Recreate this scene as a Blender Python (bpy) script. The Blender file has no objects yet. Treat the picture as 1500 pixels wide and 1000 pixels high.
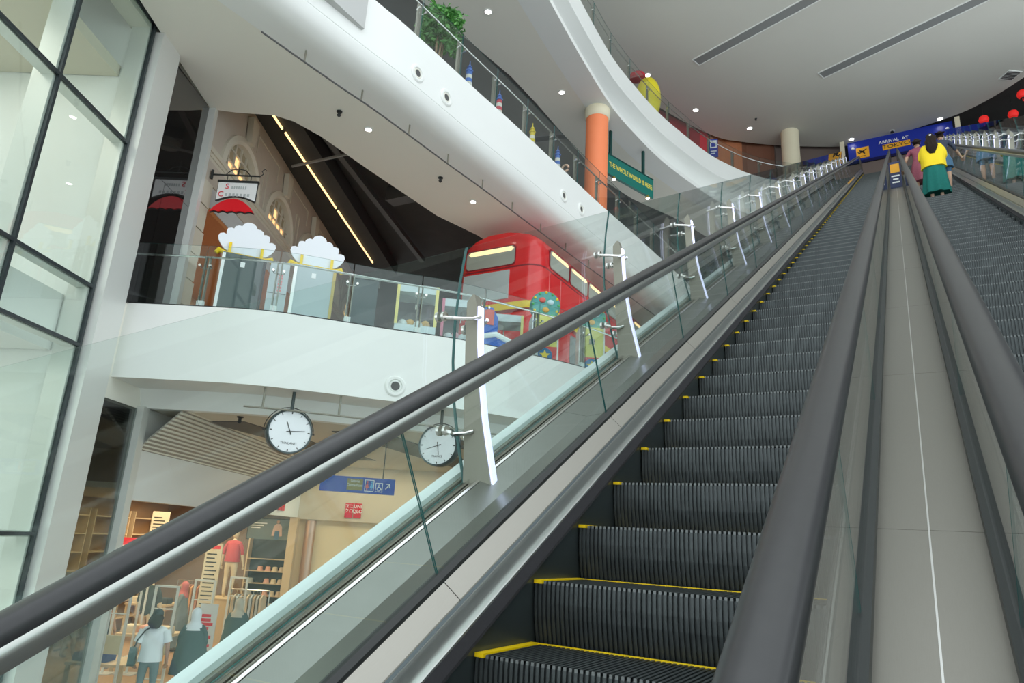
import bpy, bmesh, math, random
from mathutils import Vector, Matrix

# ---------------------------------------------------------------- camera, light, exposure
scene = bpy.context.scene
random.seed(7)
LIFT = 3.1                      # eye height above the ground floor; the build uses eye-level zero and is lifted at the end
cam_data = bpy.data.cameras.new('camera')
cam_data.sensor_width = 36.0
cam_data.lens = 36.0 * 1010.0 / 1500.0
cam_data.clip_start = 0.02
cam_data.clip_end = 300
camera = bpy.data.objects.new('camera', cam_data)
scene.collection.objects.link(camera)
R0 = Vector((0.85950674, 0.50817607, 0.05482004))
R1 = Vector((-0.09576901, 0.26547049, -0.95935067))
R2 = Vector((-0.50207216, 0.81931831, 0.27684119))
camera.matrix_world = Matrix(((R0.x, -R1.x, -R2.x, 0), (R0.y, -R1.y, -R2.y, 0), (R0.z, -R1.z, -R2.z, 0), (0, 0, 0, 1)))
scene.camera = camera

world = bpy.data.worlds.new('daylight')
scene.world = world
world.use_nodes = True
wbg = world.node_tree.nodes['Background']
wbg.inputs[0].default_value = (0.90, 0.97, 1.0, 1)
wbg.inputs[1].default_value = 1.15

scene.view_settings.view_transform = 'Standard'
scene.view_settings.look = 'None'
scene.view_settings.gamma = 1.0
scene.view_settings.use_curve_mapping = False
scene.view_settings.exposure = 0.66
scene.cycles.use_denoising = True
scene.cycles.max_bounces = 10
scene.cycles.diffuse_bounces = 5
scene.cycles.glossy_bounces = 5
scene.cycles.transparent_max_bounces = 32
scene.cycles.sample_clamp_indirect = 6.0

# ---------------------------------------------------------------- materials
MATS = {}
def mat(name, col, rough=0.5, metal=0.0, emit=None, estr=0.0, noise=None, nscale=20.0, stretch=None, bump=0.0, spec=0.5, coat=0.0):
    if name in MATS: return MATS[name]
    m = bpy.data.materials.new(name); m.use_nodes = True
    nt = m.node_tree; b = nt.nodes['Principled BSDF']
    b.inputs['Base Color'].default_value = (*col, 1)
    b.inputs['Roughness'].default_value = rough
    b.inputs['Metallic'].default_value = metal
    b.inputs['Specular IOR Level'].default_value = spec
    if coat: b.inputs['Coat Weight'].default_value = coat
    if emit:
        b.inputs['Emission Color'].default_value = (*emit, 1)
        b.inputs['Emission Strength'].default_value = estr
    if noise is not None or bump:
        tc = nt.nodes.new('ShaderNodeTexCoord'); mp = nt.nodes.new('ShaderNodeMapping'); no = nt.nodes.new('ShaderNodeTexNoise')
        nt.links.new(tc.outputs['Object'], mp.inputs[0]); nt.links.new(mp.outputs[0], no.inputs['Vector'])
        no.inputs['Scale'].default_value = nscale; no.inputs['Detail'].default_value = 4
        if stretch: mp.inputs['Scale'].default_value = stretch
        if noise is not None:
            mx = nt.nodes.new('ShaderNodeMix'); mx.data_type = 'RGBA'
            mx.inputs[6].default_value = (*col, 1); mx.inputs[7].default_value = (*noise, 1)
            nt.links.new(no.outputs['Fac'], mx.inputs[0]); nt.links.new(mx.outputs[2], b.inputs['Base Color'])
        if bump:
            bp = nt.nodes.new('ShaderNodeBump'); bp.inputs['Strength'].default_value = bump; bp.inputs['Distance'].default_value = 0.01
            nt.links.new(no.outputs['Fac'], bp.inputs['Height']); nt.links.new(bp.outputs[0], b.inputs['Normal'])
    MATS[name] = m
    return m

def glassmat(name, tint, ior=1.5, rough=0.0):
    m = bpy.data.materials.new(name); m.use_nodes = True
    nt = m.node_tree; nt.nodes.remove(nt.nodes['Principled BSDF'])
    out = nt.nodes['Material Output']
    tr = nt.nodes.new('ShaderNodeBsdfTransparent'); tr.inputs[0].default_value = (*tint, 1)
    gl = nt.nodes.new('ShaderNodeBsdfGlossy'); gl.inputs['Roughness'].default_value = rough
    ge = nt.nodes.new('ShaderNodeNewGeometry')
    def mth(op, x, y=None):
        n = nt.nodes.new('ShaderNodeMath'); n.operation = op; n.use_clamp = True
        for i, q in enumerate((x, y)):
            if q is None: continue
            if isinstance(q, float): n.inputs[i].default_value = q
            else: nt.links.new(q, n.inputs[i])
        return n.outputs[0]
    dt = nt.nodes.new('ShaderNodeVectorMath'); dt.operation = 'DOT_PRODUCT'
    nt.links.new(ge.outputs['Incoming'], dt.inputs[0]); nt.links.new(ge.outputs['Normal'], dt.inputs[1])
    ab = nt.nodes.new('ShaderNodeMath'); ab.operation = 'ABSOLUTE'; nt.links.new(dt.outputs['Value'], ab.inputs[0])
    f0 = ((ior - 1) / (ior + 1)) ** 2
    fac = mth('ADD', mth('MULTIPLY', mth('POWER', mth('SUBTRACT', 1.0, ab.outputs[0]), 5.0), 1.0 - f0), f0)   # Schlick reflectance of a thin pane
    mx = nt.nodes.new('ShaderNodeMixShader')
    nt.links.new(fac, mx.inputs[0]); nt.links.new(tr.outputs[0], mx.inputs[1]); nt.links.new(gl.outputs[0], mx.inputs[2])
    nt.links.new(mx.outputs[0], out.inputs[0])
    MATS[name] = m
    return m

WHITE = mat('white_paint', (0.80, 0.82, 0.80), 0.55, noise=(0.84, 0.86, 0.84), nscale=0.6)
SOFFIT = mat('soffit_paint', (0.80, 0.79, 0.71), 0.7, noise=(0.83, 0.82, 0.74), nscale=0.5)
CEIL = mat('ceiling_paint', (0.62, 0.62, 0.57), 0.75, noise=(0.66, 0.66, 0.61), nscale=0.4)
STEEL = mat('brushed_steel', (0.66, 0.66, 0.64), 0.32, 0.9, noise=(0.72, 0.72, 0.70), nscale=30, stretch=(30, 1, 1))
STEELD = mat('satin_steel', (0.25, 0.24, 0.195), 0.45, 0.35, noise=(0.28, 0.27, 0.225), nscale=12)
CHROME = mat('polished_steel', (0.75, 0.74, 0.72), 0.16, 1.0)
DECK = mat('deck_steel', (0.39, 0.37, 0.33), 0.36, 0.72, noise=(0.43, 0.41, 0.37), nscale=25, stretch=(40, 1, 1))
MEDIAN = mat('median_steel', (0.255, 0.24, 0.21), 0.36, 0.7, noise=(0.285, 0.27, 0.24), nscale=25, stretch=(40, 1, 1))
CLAD = mat('cladding_steel', (0.27, 0.28, 0.255), 0.30, 0.8, noise=(0.30, 0.31, 0.285), nscale=10)
RUBBER = mat('black_rubber', (0.020, 0.021, 0.023), 0.34, noise=(0.03, 0.03, 0.032), nscale=40)
BLACK = mat('black_trim', (0.02, 0.022, 0.022), 0.45)
BRUSH = mat('brush_bristle', (0.014, 0.014, 0.016), 0.9, noise=(0.032, 0.03, 0.035), nscale=90)
STEP = mat('step_metal', (0.034, 0.041, 0.043), 0.42, 0.5, noise=(0.085, 0.098, 0.10), nscale=11)
WORN = mat('worn_nosing', (0.20, 0.215, 0.215), 0.45, 0.4, noise=(0.12, 0.13, 0.13), nscale=60)
SKIRT = mat('skirt_metal', (0.09, 0.11, 0.115), 0.30, 0.7)
YELLOW = mat('safety_yellow', (0.90, 0.62, 0.0), 0.5)
ORANGE = mat('sign_orange', (0.95, 0.45, 0.02), 0.5)
GEDGE = mat('glass_edge', (0.015, 0.11, 0.105), 0.2)
GLASS = glassmat('clear_glass', (0.955, 0.985, 0.975))
GLASS2 = glassmat('rail_glass', (0.93, 0.975, 0.97))
GLASS3 = glassmat('dusky_rail_glass', (0.93, 0.955, 0.95))
CURTAIN = glassmat('curtain_glass', (0.94, 0.98, 0.96))
TINTED = glassmat('tinted_shop_glass', (0.52, 0.57, 0.57), 1.6)
TEALB = mat('pale_band', (0.80, 0.87, 0.88), 0.4, 0.0)
LED = mat('led_white', (0.9, 0.9, 1.0), 0.4, emit=(0.56, 0.59, 1.0), estr=0.62)
LAMP = mat('lamp_lens', (1, 1, 1), 0.4, emit=(1.0, 0.96, 0.88), estr=9.0)
LAMPW = mat('warm_lamp_lens', (1, 0.9, 0.7), 0.4, emit=(1.0, 0.80, 0.52), estr=7.0)
LEDW = mat('warm_led', (1, 0.8, 0.4), 0.4, emit=(1.0, 0.66, 0.28), estr=1.3)
MULL = mat('dark_mullion', (0.03, 0.04, 0.045), 0.4, 0.3)
PALEMETAL = mat('pale_metal', (0.72, 0.74, 0.71), 0.4, 0.3)
CREAM = mat('cream_paint', (0.76, 0.70, 0.52), 0.55)
CORAL = mat('coral_paint', (0.95, 0.25, 0.095), 0.55, noise=(0.97, 0.28, 0.12), nscale=3)
BLACKGLASS = mat('black_glass', (0.012, 0.012, 0.012), 0.03, 0.0, spec=1.0, coat=1.0)
STONE = mat('beige_stone', (0.50, 0.45, 0.38), 0.75, noise=(0.56, 0.50, 0.43), nscale=5, bump=0.1)
STONEL = mat('pale_stone', (0.62, 0.58, 0.48), 0.7)
DARKCEIL = mat('dark_ceiling', (0.030, 0.030, 0.030), 0.8, noise=(0.05, 0.05, 0.048), nscale=2)
DARKGREY = mat('dark_grey', (0.075, 0.078, 0.08), 0.6, noise=(0.10, 0.10, 0.10), nscale=3)
DUSK = mat('dusk_grey', (0.17, 0.175, 0.175), 0.7, noise=(0.21, 0.21, 0.21), nscale=2)
GREYM = mat('mid_grey', (0.25, 0.26, 0.26), 0.55)
RED = mat('bus_red', (0.78, 0.02, 0.025), 0.22, coat=0.4)
BUSY = mat('bus_yellow', (0.95, 0.66, 0.02), 0.3)
BLUESIGN = mat('sign_blue', (0.01, 0.03, 0.35), 0.35)
BLUE2 = mat('royal_blue', (0.02, 0.12, 0.55), 0.35)
TEXTW = mat('lettering_white', (0.9, 0.9, 0.9), 0.5)
TEXTK = mat('lettering_black', (0.02, 0.02, 0.02), 0.5)
TEXTY = mat('lettering_gold', (0.85, 0.70, 0.10), 0.5)
TEXTR = mat('lettering_red', (0.75, 0.03, 0.05), 0.5)
GREENS = mat('sign_green', (0.0, 0.16, 0.13), 0.4)
BROWN = mat('brown_wall', (0.16, 0.12, 0.105), 0.7)
WOODF = mat('wood_floor', (0.42, 0.25, 0.13), 0.4, noise=(0.52, 0.33, 0.19), nscale=6, stretch=(1, 12, 1))
WOOD = mat('pale_wood', (0.60, 0.45, 0.27), 0.5, noise=(0.66, 0.50, 0.31), nscale=8, stretch=(1, 10, 1))
TILE = mat('grey_floor', (0.30, 0.29, 0.27), 0.3, noise=(0.38, 0.37, 0.34), nscale=3, stretch=(1, 10, 1))
SHELF = mat('shelf_black', (0.03, 0.03, 0.03), 0.5)

# ---------------------------------------------------------------- mesh helpers
class MB:
    def __init__(s): s.v = []; s.f = []; s.m = []
    def add(s, vs, fs, mi=0):
        o = len(s.v); s.v += [tuple(p) for p in vs]
        s.f += [tuple(i + o for i in f) for f in fs]; s.m += [mi] * len(fs)
        return s
    def hexa(s, p, mi=0):          # 8 corners: bottom ring 0-3, top ring 4-7
        return s.add(p, [(3, 2, 1, 0), (4, 5, 6, 7), (0, 1, 5, 4), (1, 2, 6, 5), (2, 3, 7, 6), (3, 0, 4, 7)], mi)
    def box(s, x0, x1, y0, y1, z0, z1, mi=0):
        return s.hexa([(x0, y0, z0), (x1, y0, z0), (x1, y1, z0), (x0, y1, z0), (x0, y0, z1), (x1, y0, z1), (x1, y1, z1), (x0, y1, z1)], mi)
    def loft(s, rings, cap=True, closed=True, mi=0):
        n = len(rings[0]); vs = [p for r in rings for p in r]; fs = []
        for i in range(len(rings) - 1):
            for j in range(n if closed else n - 1):
                a = i * n + j; b = i * n + (j + 1) % n
                fs.append((a, b, b + n, a + n))
        if cap:
            fs.append(tuple(range(n - 1, -1, -1))); fs.append(tuple(range((len(rings) - 1) * n, len(rings) * n)))
        return s.add(vs, fs, mi)
    def tube(s, path, r, n=8, mi=0):
        path = [Vector(p) for p in path]; rings = []
        rr = r if isinstance(r, (list, tuple)) else [r] * len(path)
        up = None
        for i, p in enumerate(path):
            d = (path[min(i + 1, len(path) - 1)] - path[max(i - 1, 0)]).normalized()
            if up is None: up = Vector((0, 0, 1)) if abs(d.z) < 0.9 else Vector((1, 0, 0))
            a = d.cross(up); a.normalize(); b = a.cross(d); b.normalize(); up = b
            rings.append([p + (a * math.cos(2 * math.pi * k / n) + b * math.sin(2 * math.pi * k / n)) * rr[i] for k in range(n)])
        return s.loft(rings, mi=mi)
    def lathe(s, prof, c=(0, 0, 0), axis='Z', n=20, mi=0, cap=True):
        rings = []
        for r, h in prof:
            ring = []
            for k in range(n):
                a = 2 * math.pi * k / n; x, y = r * math.cos(a), r * math.sin(a)
                p = (x, y, h) if axis == 'Z' else ((h, x, y) if axis == 'X' else (y, h, x))
                ring.append((p[0] + c[0], p[1] + c[1], p[2] + c[2]))
            rings.append(ring)
        return s.loft(rings, cap=cap, mi=mi)
    def prism(s, poly, z0, z1, mi=0):          # plan polygon
        return s.loft([[(x, y, z0) for x, y in poly], [(x, y, z1) for x, y in poly]], mi=mi)
    def ball(s, c, rx, ry, rz, n=14, k=9, mi=0):
        rings = []
        for i in range(k + 1):
            t = -math.pi / 2 + math.pi * (i if 0 < i < k else (0.08 if i == 0 else k - 0.08)) / k
            rings.append([(c[0] + rx * math.cos(t) * math.cos(2 * math.pi * j / n), c[1] + ry * math.cos(t) * math.sin(2 * math.pi * j / n), c[2] + rz * math.sin(t)) for j in range(n)])
        return s.loft(rings, mi=mi)
    def build(s, name, mats, parent=None, smooth=False, loc=None):
        me = bpy.data.meshes.new(name); me.from_pydata([(p[0], p[1], p[2]) for p in s.v], [], s.f)
        for m in (mats if isinstance(mats, (list, tuple)) else [mats]): me.materials.append(m)
        me.polygons.foreach_set('material_index', s.m)
        bm = bmesh.new(); bm.from_mesh(me); bmesh.ops.recalc_face_normals(bm, faces=bm.faces); bm.to_mesh(me); bm.free()
        if smooth:
            me.polygons.foreach_set('use_smooth', [True] * len(me.polygons))
            try: me.set_sharp_from_angle(angle=math.radians(38))
            except Exception: pass
        o = bpy.data.objects.new(name, me); scene.collection.objects.link(o)
        if loc is not None: o.location = loc
        if parent is not None: o.parent = parent
        return o

def tag(o, label, cat=None, group=None, kind=None):
    o['label'] = label
    if cat: o['category'] = cat
    if group: o['group'] = group
    if kind: o['kind'] = kind
    return o
def thing(name, label, cat, loc=(0, 0, 0), rz=0.0, group=None, kind=None):
    o = bpy.data.objects.new(name, None); scene.collection.objects.link(o)
    o.location = loc; o.rotation_euler = (0, 0, rz); o.empty_display_size = 0.1
    return tag(o, label, cat, group, kind)
def struct(o, label=None):
    o['kind'] = 'structure'
    if label: o['label'] = label
    return o
def dup(root, loc=None, rz=None, label=None, group=None):
    r = root.copy(); scene.collection.objects.link(r)
    if loc is not None: r.location = loc
    if rz is not None: r.rotation_euler = (0, 0, rz)
    if label: r['label'] = label
    if group: r['group'] = group
    for ch in list(root.children):
        c = ch.copy(); scene.collection.objects.link(c); c.parent = r
        for g in list(ch.children):
            d = g.copy(); scene.collection.objects.link(d); d.parent = c
    return r
def text(name, body, size, mt, parent, loc, rot, extrude=0.004, align='CENTER', bold=False, sx=1.0):
    cu = bpy.data.curves.new(name, 'FONT'); cu.body = body; cu.size = size; cu.extrude = extrude
    cu.align_x = align; cu.align_y = 'CENTER'; cu.resolution_u = 3
    if bold: cu.offset = size * 0.012
    tmp = bpy.data.objects.new(name, cu); scene.collection.objects.link(tmp)
    me = bpy.data.meshes.new_from_object(tmp.evaluated_get(bpy.context.evaluated_depsgraph_get()))
    bpy.data.objects.remove(tmp); bpy.data.curves.remove(cu)
    me.materials.clear(); me.materials.append(mt); me.name = name
    o = bpy.data.objects.new(name, me); scene.collection.objects.link(o)
    o.location = loc; o.rotation_euler = rot; o.scale = (sx, 1, 1)
    if parent is not None: o.parent = parent
    return o
def smooth_path(pts, per=4):
    P = [Vector(p) for p in pts]; out = []
    for i in range(len(P) - 1):
        p0, p1, p2, p3 = P[max(i - 1, 0)], P[i], P[i + 1], P[min(i + 2, len(P) - 1)]
        for k in range(per):
            t = k / per
            out.append(0.5 * ((2 * p1) + (-p0 + p2) * t + (2 * p0 - 5 * p1 + 4 * p2 - p3) * t * t + (-p0 + 3 * p1 - 3 * p2 + p3) * t ** 3))
    out.append(P[-1]); return [(q.x, q.y) for q in out]
def offset_path(path, d):          # +d to the inward (left-hand) side of a path running away from the viewer
    out = []
    for i, p in enumerate(path):
        a = Vector(path[max(i - 1, 0)]); b = Vector(path[min(i + 1, len(path) - 1)]); t = (b - a).normalized()
        out.append((p[0] - t.y * d, p[1] + t.x * d))
    return out
def sweep_plan(mb, path, prof, mi=0):          # prof: closed polygon of (inward, z)
    rings = []
    offs = {}
    for o, z in prof:
        if o not in offs: offs[o] = offset_path(path, o)
    for i in range(len(path)):
        rings.append([(offs[o][i][0], offs[o][i][1], z) for o, z in prof])
    return mb.loft(rings, mi=mi)
def path_at(path, dist):
    acc = 0.0
    for i in range(len(path) - 1):
        a = Vector(path[i]); b = Vector(path[i + 1]); L = (b - a).length
        if acc + L >= dist: 
            t = (dist - acc) / L; return a.lerp(b, t), (b - a).normalized()
        acc += L
    return Vector(path[-1]), (Vector(path[-1]) - Vector(path[-2])).normalized()
def path_len(path): return sum((Vector(path[i + 1]) - Vector(path[i])).length for i in range(len(path) - 1))
def sub_path(path, d0, d1, n=5):
    out = []
    for k in range(n):
        p, _ = path_at(path, d0 + (d1 - d0) * k / (n - 1)); out.append((p.x, p.y))
    return out
# ---------------------------------------------------------------- the setting: floors, fascias, ceilings, walls
# every length below is in metres measured from eye level
W0 = Vector((-12.19, 7.32)); WD = Vector((-0.5, 0.8660)); WN = Vector((0.8660, 0.5))
def wp(t, off=0.0): p = W0 + WD * t + WN * off; return (p.x, p.y)
def wbox(mb, t0, t1, z0, z1, o0, o1, mi=0):
    q = [wp(t0, o0), wp(t1, o0), wp(t1, o1), wp(t0, o1)]
    return mb.hexa([(*p, z0) for p in q] + [(*p, z1) for p in q], mi)
WROT = math.atan2(WD.y, WD.x)
Z1, Z2, Z3, Z4, ZC = -3.1, 3.55, 9.8, 18.2, 22.5

fl = MB().box(-45, 12, -14, 50, Z1 - 0.3, Z1).build('floor', TILE); struct(fl, 'pale grey plank-look floor of the ground level')

L2 = smooth_path([(-11.68, 6.09), (-11.2, 6.36), (-10.77, 6.61), (-9.59, 7.36), (-8.77, 8.28), (-8.26, 8.94), (-7.29, 10.1), (-6.55, 11.49), (-6.0, 12.74), (-5.5, 14.5), (-5.2, 17), (-5.1, 21), (-5.2, 26)])
L3 = smooth_path([(-8.75, 1.0), (-8.6, 3.5), (-8.42, 6.0), (-8.27, 7.76), (-8.18, 8.5), (-8.11, 9.63), (-8.04, 10.95), (-7.95, 12.2), (-7.89, 13.44), (-7.77, 15.89), (-7.7, 17.21), (-7.5, 20), (-7.2, 25)])
L4 = smooth_path([(-8.3, 11), (-8.6, 14.5), (-8.88, 17.74), (-9.03, 21.0), (-8.85, 23.4), (-8.68, 24.8), (-8.38, 26.35), (-7.63, 29.2), (-7.04, 30.6), (-6.23, 32.06), (-5.0, 33.4), (-3.6, 34.2), (-2.4, 34.35)])

def slab(name, path, prof, label):
    o = sweep_plan(MB(), path, prof).build(name, WHITE, smooth=True); return struct(o, label)
slab('trim_1', L2, [(0, Z2), (0, 2.25), (0.9, 2.25), (1.05, 1.92), (1.25, 1.92), (1.25, Z2)], 'white curved balcony fascia of the second level')
slab('trim_2', L3, [(0, Z3), (0, 8.68), (0.012, 8.67), (0.012, 8.645), (0.0, 8.64), (0.03, 8.50), (0.12, 8.38), (0.30, 8.31), (0.45, 8.30), (0.9, 8.30), (0.9, Z3)], 'white balcony fascia of the third level with cove')
slab('trim_3', L4, [(0, Z4), (0, 17.3), (0.36, 17.22), (0.66, 17.0), (0.74, 16.74), (0.68, 16.5), (0.42, 16.30), (0.04, 16.14), (-0.05, 16.08), (-0.05, 15.9), (0.85, 15.9), (0.85, Z4)], 'white sweeping balcony fascia of the top level with groove')
def plate(name, poly, z0, z1, m, label): return struct(MB().prism(poly, z0, z1).build(name, m), label)
L2i = [p for p in offset_path(L2, 1.2) if (Vector(p) - W0).dot(WN) > 0.03]
plate('floor_second', L2i + [(-26, 34), wp(26, 0.0), wp(0.9, 0.0)], 3.1, Z2 - 0.002, SOFFIT, 'second level floor slab')
# ceiling of the ground level
plate('ceiling_ground', L2i + [(-26, 34), wp(26, 0.0), wp(0.6, 0.0)], 1.93, 2.3, STONEL, 'beige ceiling of the ground level')
# soffit under the third level
inner3 = [(-10.2, 25), (-10.3, 18), (-10.44, 14.84), (-10.77, 13.33), (-10.82, 10.6), (-10.81, 9.1), (-10.92, 8.42), (-11.13, 8.08), (-11.8, 7.64), (-12.19, 7.32), (-10.56, 4.75), (-9.2, 2.2), (-8.9, 1.5)]
plate('ceiling_second', offset_path(L3, 0.88) + inner3, 8.304, 8.6, SOFFIT, 'pale soffit under the third level balcony')
plate('ceiling_second_dark', [(-9.5, 25), (-9.0, 8), (-11, 7), wp(-0.2, -0.6), wp(26, -0.6), (-20, 34)], 9.55, 9.75, DARKCEIL, 'black open ceiling over the second level')
plate('floor_third', offset_path(L3, 0.85) + [(-24, 40), (-24, -2)], 9.76, Z3 - 0.002, DARKGREY, 'third level floor slab')
inner4 = [(-8.2, 36), (-9.6, 31), (-10.9, 28), (-11.5, 25.6), (-11.44, 23.3), (-11.44, 19.5), (-11.5, 17.65), (-11.7, 16.3), (-12.09, 13.66), (-12.6, 10)]
plate('ceiling_third', offset_path(L4, 0.83) + [(-2.4, 36)] + inner4, 15.904, 16.1, SOFFIT, 'pale soffit under the top level balcony')
plate('ceiling_third_dark', [(-9, 8), (-9.5, 25), (-7.5, 33), (-2.5, 35.5), (-2.4, 42), (-24, 42), (-24, 8)], 16.5, 16.7, DUSK, 'dark grey open ceiling over the third level')
plate('floor_fourth', offset_path(L4, 0.8) + [(-2.4, 34.6), (3.0, 34.6), (3.0, 33), (12, 33), (12, 60), (-26, 60), (-26, 10)], Z4 - 0.5, Z4 - 0.002, DARKGREY, 'top level floor slab')
edgeC = smooth_path([(-13.5, 14), (-13.0, 22), (-11.4, 28), (-10.1, 31.6), (-8.6, 34.6), (-7.27, 35.9), (-5.3, 37.25), (-2.28, 38.75), (-0.2, 38.7), (2.66, 38.1), (4.12, 37.38), (5.68, 35.96), (7.6, 33.5), (9.2, 29), (9.8, 22), (9.8, 14)])
ce = MB()
ce.loft([[(x, y, ZC) for x, y in edgeC], [(x, y, ZC + 0.25) for x, y in edgeC]])
ceil = struct(ce.build('ceiling', CEIL), 'large smooth grey-white oval ceiling over the atrium')
for a, b in (((-7.75, 28.05), (-2.0, 26.2)), ((-2.68, 31.65), (3.9, 29.35))):
    a, b = Vector(a), Vector(b); d = (b - a).normalized(); nn = Vector((-d.y, d.x)) * 0.27
    q = [a - nn, b - nn, b + nn, a + nn]
    m = MB()
    fr = 0.05
    for p0, p1 in ((a - nn, b - nn), (a + nn, b + nn)):
        e = Vector((-d.y, d.x)) * 0.025
        m.hexa([(*(p0 - e), ZC - 0.03), (*(p1 - e), ZC - 0.03), (*(p1 + e), ZC - 0.03), (*(p0 + e), ZC - 0.03), (*(p0 - e), ZC), (*(p1 - e), ZC), (*(p1 + e), ZC), (*(p0 + e), ZC)])
    for p0 in (a, b):
        e = d * 0.025
        m.hexa([(*(p0 - nn - e), ZC - 0.03), (*(p0 + nn - e), ZC - 0.03), (*(p0 + nn + e), ZC - 0.03), (*(p0 - nn + e), ZC - 0.03), (*(p0 - nn - e), ZC), (*(p0 + nn - e), ZC), (*(p0 + nn + e), ZC), (*(p0 - nn + e), ZC)])
    t = thing('air_slot', 'long grey slot diffuser in the oval ceiling ' + ('pointing at the cream column' if a.x < -5 else 'above the arrival sign'), 'air diffuser', (a.x, a.y, ZC))
    o = m.build('slot_frame', WHITE); o.parent = t; o.location = (-a.x, -a.y, -ZC)
    m = MB().hexa([(*p, ZC - 0.012) for p in q] + [(*p, ZC - 0.002) for p in q])
    o = m.build('slot_grille', GREYM); o.parent = t; o.location = (-a.x, -a.y, -ZC)
plate('ceiling_fourth_dark', [(-26, 10), (-13, 14), (-11.4, 28), (-8.6, 34.4), (-2.28, 38.6), (2.66, 38), (5.6, 35.9), (9.2, 29), (11, 20), (26, 20), (26, 64), (-26, 64)], ZC + 0.3, ZC + 0.5, DARKCEIL, 'black ceiling around the oval ceiling')
# walls behind the galleries
def wall_run(name, pts, z0, z1, m, label, th=0.15):
    mb = MB(); 
    sweep_plan(mb, pts, [(0, z0), (th, z0), (th, z1), (0, z1)])
    return struct(mb.build(name, m), label)
wall_run('wall_back', [(-5.85, 37.32), (-5.45, 37.65), (-2.45, 39.15)], Z4, ZC + 0.3, BROWN, 'dark brown wall beside the escalator landing')
wall_run('wall_back_far', [(-2.4, 45), (7.5, 44)], Z4, ZC + 0.3, DARKCEIL, 'black wall behind the arrival sign')
wall_run('wall_third', [(-15.5, 8), (-15.5, 22), (-14, 36), (-2, 40)], Z3, 16.5, DUSK, 'dark grey shopfront wall of the third level')
wall_run('wall_second', [(-22, 27), (-12, 27), (-4.8, 27)], Z2, 9.6, DARKGREY, 'dark wall at the end of the second level')
wall_run('wall_right', [(7.5, 44), (26, 44)], Z1, ZC + 0.3, BROWN, 'dark brown wall beyond the far escalator')
wall_run('wall_ground', [(-24, 30), (-5, 30)], Z1, 2.3, STONEL, 'beige wall at the end of the ground level')

# gallery rails
def gallery_rail(name, path, z, d0, d1, step, label, gm, post_h=0.95, white_foot=False, hand=True):
    t = thing(name, label, 'railing', (path_at(path, d0)[0].x, path_at(path, d0)[0].y, z))
    L = Vector(t.location); inset = offset_path(path, 0.07)
    def put(mb, nm, m, smooth=False, par=None):
        o = mb.build(nm, m, smooth=smooth); o.parent = par or t
        if par is None: o.location = -L
        return o
    put(sweep_plan(MB(), sub_path(inset, d0, d1, 60), [(-0.02, z), (0.02, z), (0.02, z + 0.035), (-0.02, z + 0.035)]), 'base_shoe', BLACK)
    d = d0
    while d < d1 - 0.2:
        e = min(d + step, d1)
        sp = sub_path(inset, d + 0.012, e - 0.012, 5)
        mb = MB(); prof = [(-0.006, z + 0.03), (0.006, z + 0.03), (0.006, z + 1.15), (-0.006, z + 1.15)]
        sweep_plan(mb, sp, prof); mb.m = [0] * len(mb.m)
        mb.m[-1] = 1; mb.m[-2] = 1
        for i in range(4): mb.m[i * 4 + 2] = 1
        put(mb, 'glass_panel', [gm, GEDGE])
        p, tg = path_at(inset, d); nrm = Vector((-tg.y, tg.x))
        mb = MB()
        for s0 in (-0.05, 0.02):
            c = p + nrm * 0.09
            a = c + tg * s0; b = c + tg * (s0 + 0.02)
            mb.hexa([(*(a - nrm * 0.03), z), (*(b - nrm * 0.03), z), (*(b + nrm * 0.03), z), (*(a + nrm * 0.03), z), (*(a - nrm * 0.03), z + post_h), (*(b - nrm * 0.03), z + post_h), (*(b + nrm * 0.03), z + post_h), (*(a + nrm * 0.03), z + post_h)])
        po = put(mb, 'post', STEELD)
        mb = MB()
        for s0 in (-0.09, 0.09):
            for zz in (0.78,):
                q = p + tg * s0
                mb.tube([(*(p + nrm * 0.09), z + zz - 0.03), (*(q + nrm * 0.08), z + zz - 0.02), (*(q + nrm * 0.012), z + zz)], 0.011, 6)
                mb.tube([(*(q - nrm * 0.022), z + zz), (*(q + nrm * 0.022), z + zz)], 0.024, 8)
        put(mb, 'glass_clamp', CHROME, True)
        if white_foot:
            c = p + nrm * 0.09; mb = MB()
            a = c - tg * 0.06; b = c + tg * 0.05
            mb.hexa([(*(a - nrm * 0.04), z), (*(b - nrm * 0.04), z), (*(b + nrm * 0.04), z), (*(a + nrm * 0.04), z), (*(a - nrm * 0.04), z + 0.15), (*(b - nrm * 0.04), z + 0.15), (*(b + nrm * 0.04), z + 0.15), (*(a + nrm * 0.04), z + 0.15)])
            put(mb, 'post_foot', WHITE)
        d = e
    if hand:
        hp = offset_path(sub_path(inset, d0, d1, 60), 0.09)
        put(MB().tube([(x, y, z + 0.97) for x, y in hp], 0.021, 8), 'handrail', CHROME, True)
    return t
gallery_rail('glass_railing', L2, Z2, 0.05, path_len(L2) - 1, 1.28, 'frameless glass railing along the curved second level balcony', GLASS2, white_foot=True)
gallery_rail('glass_railing', L3, Z3, 4.0, path_len(L3) - 0.5, 1.36, 'glass railing of the third level beside the potted tree', GLASS3)
gallery_rail('glass_railing', L4, Z4, 3.0, path_len(L4) - 0.3, 1.75, 'glass railing around the top level curved balcony', GLASS3)

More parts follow.
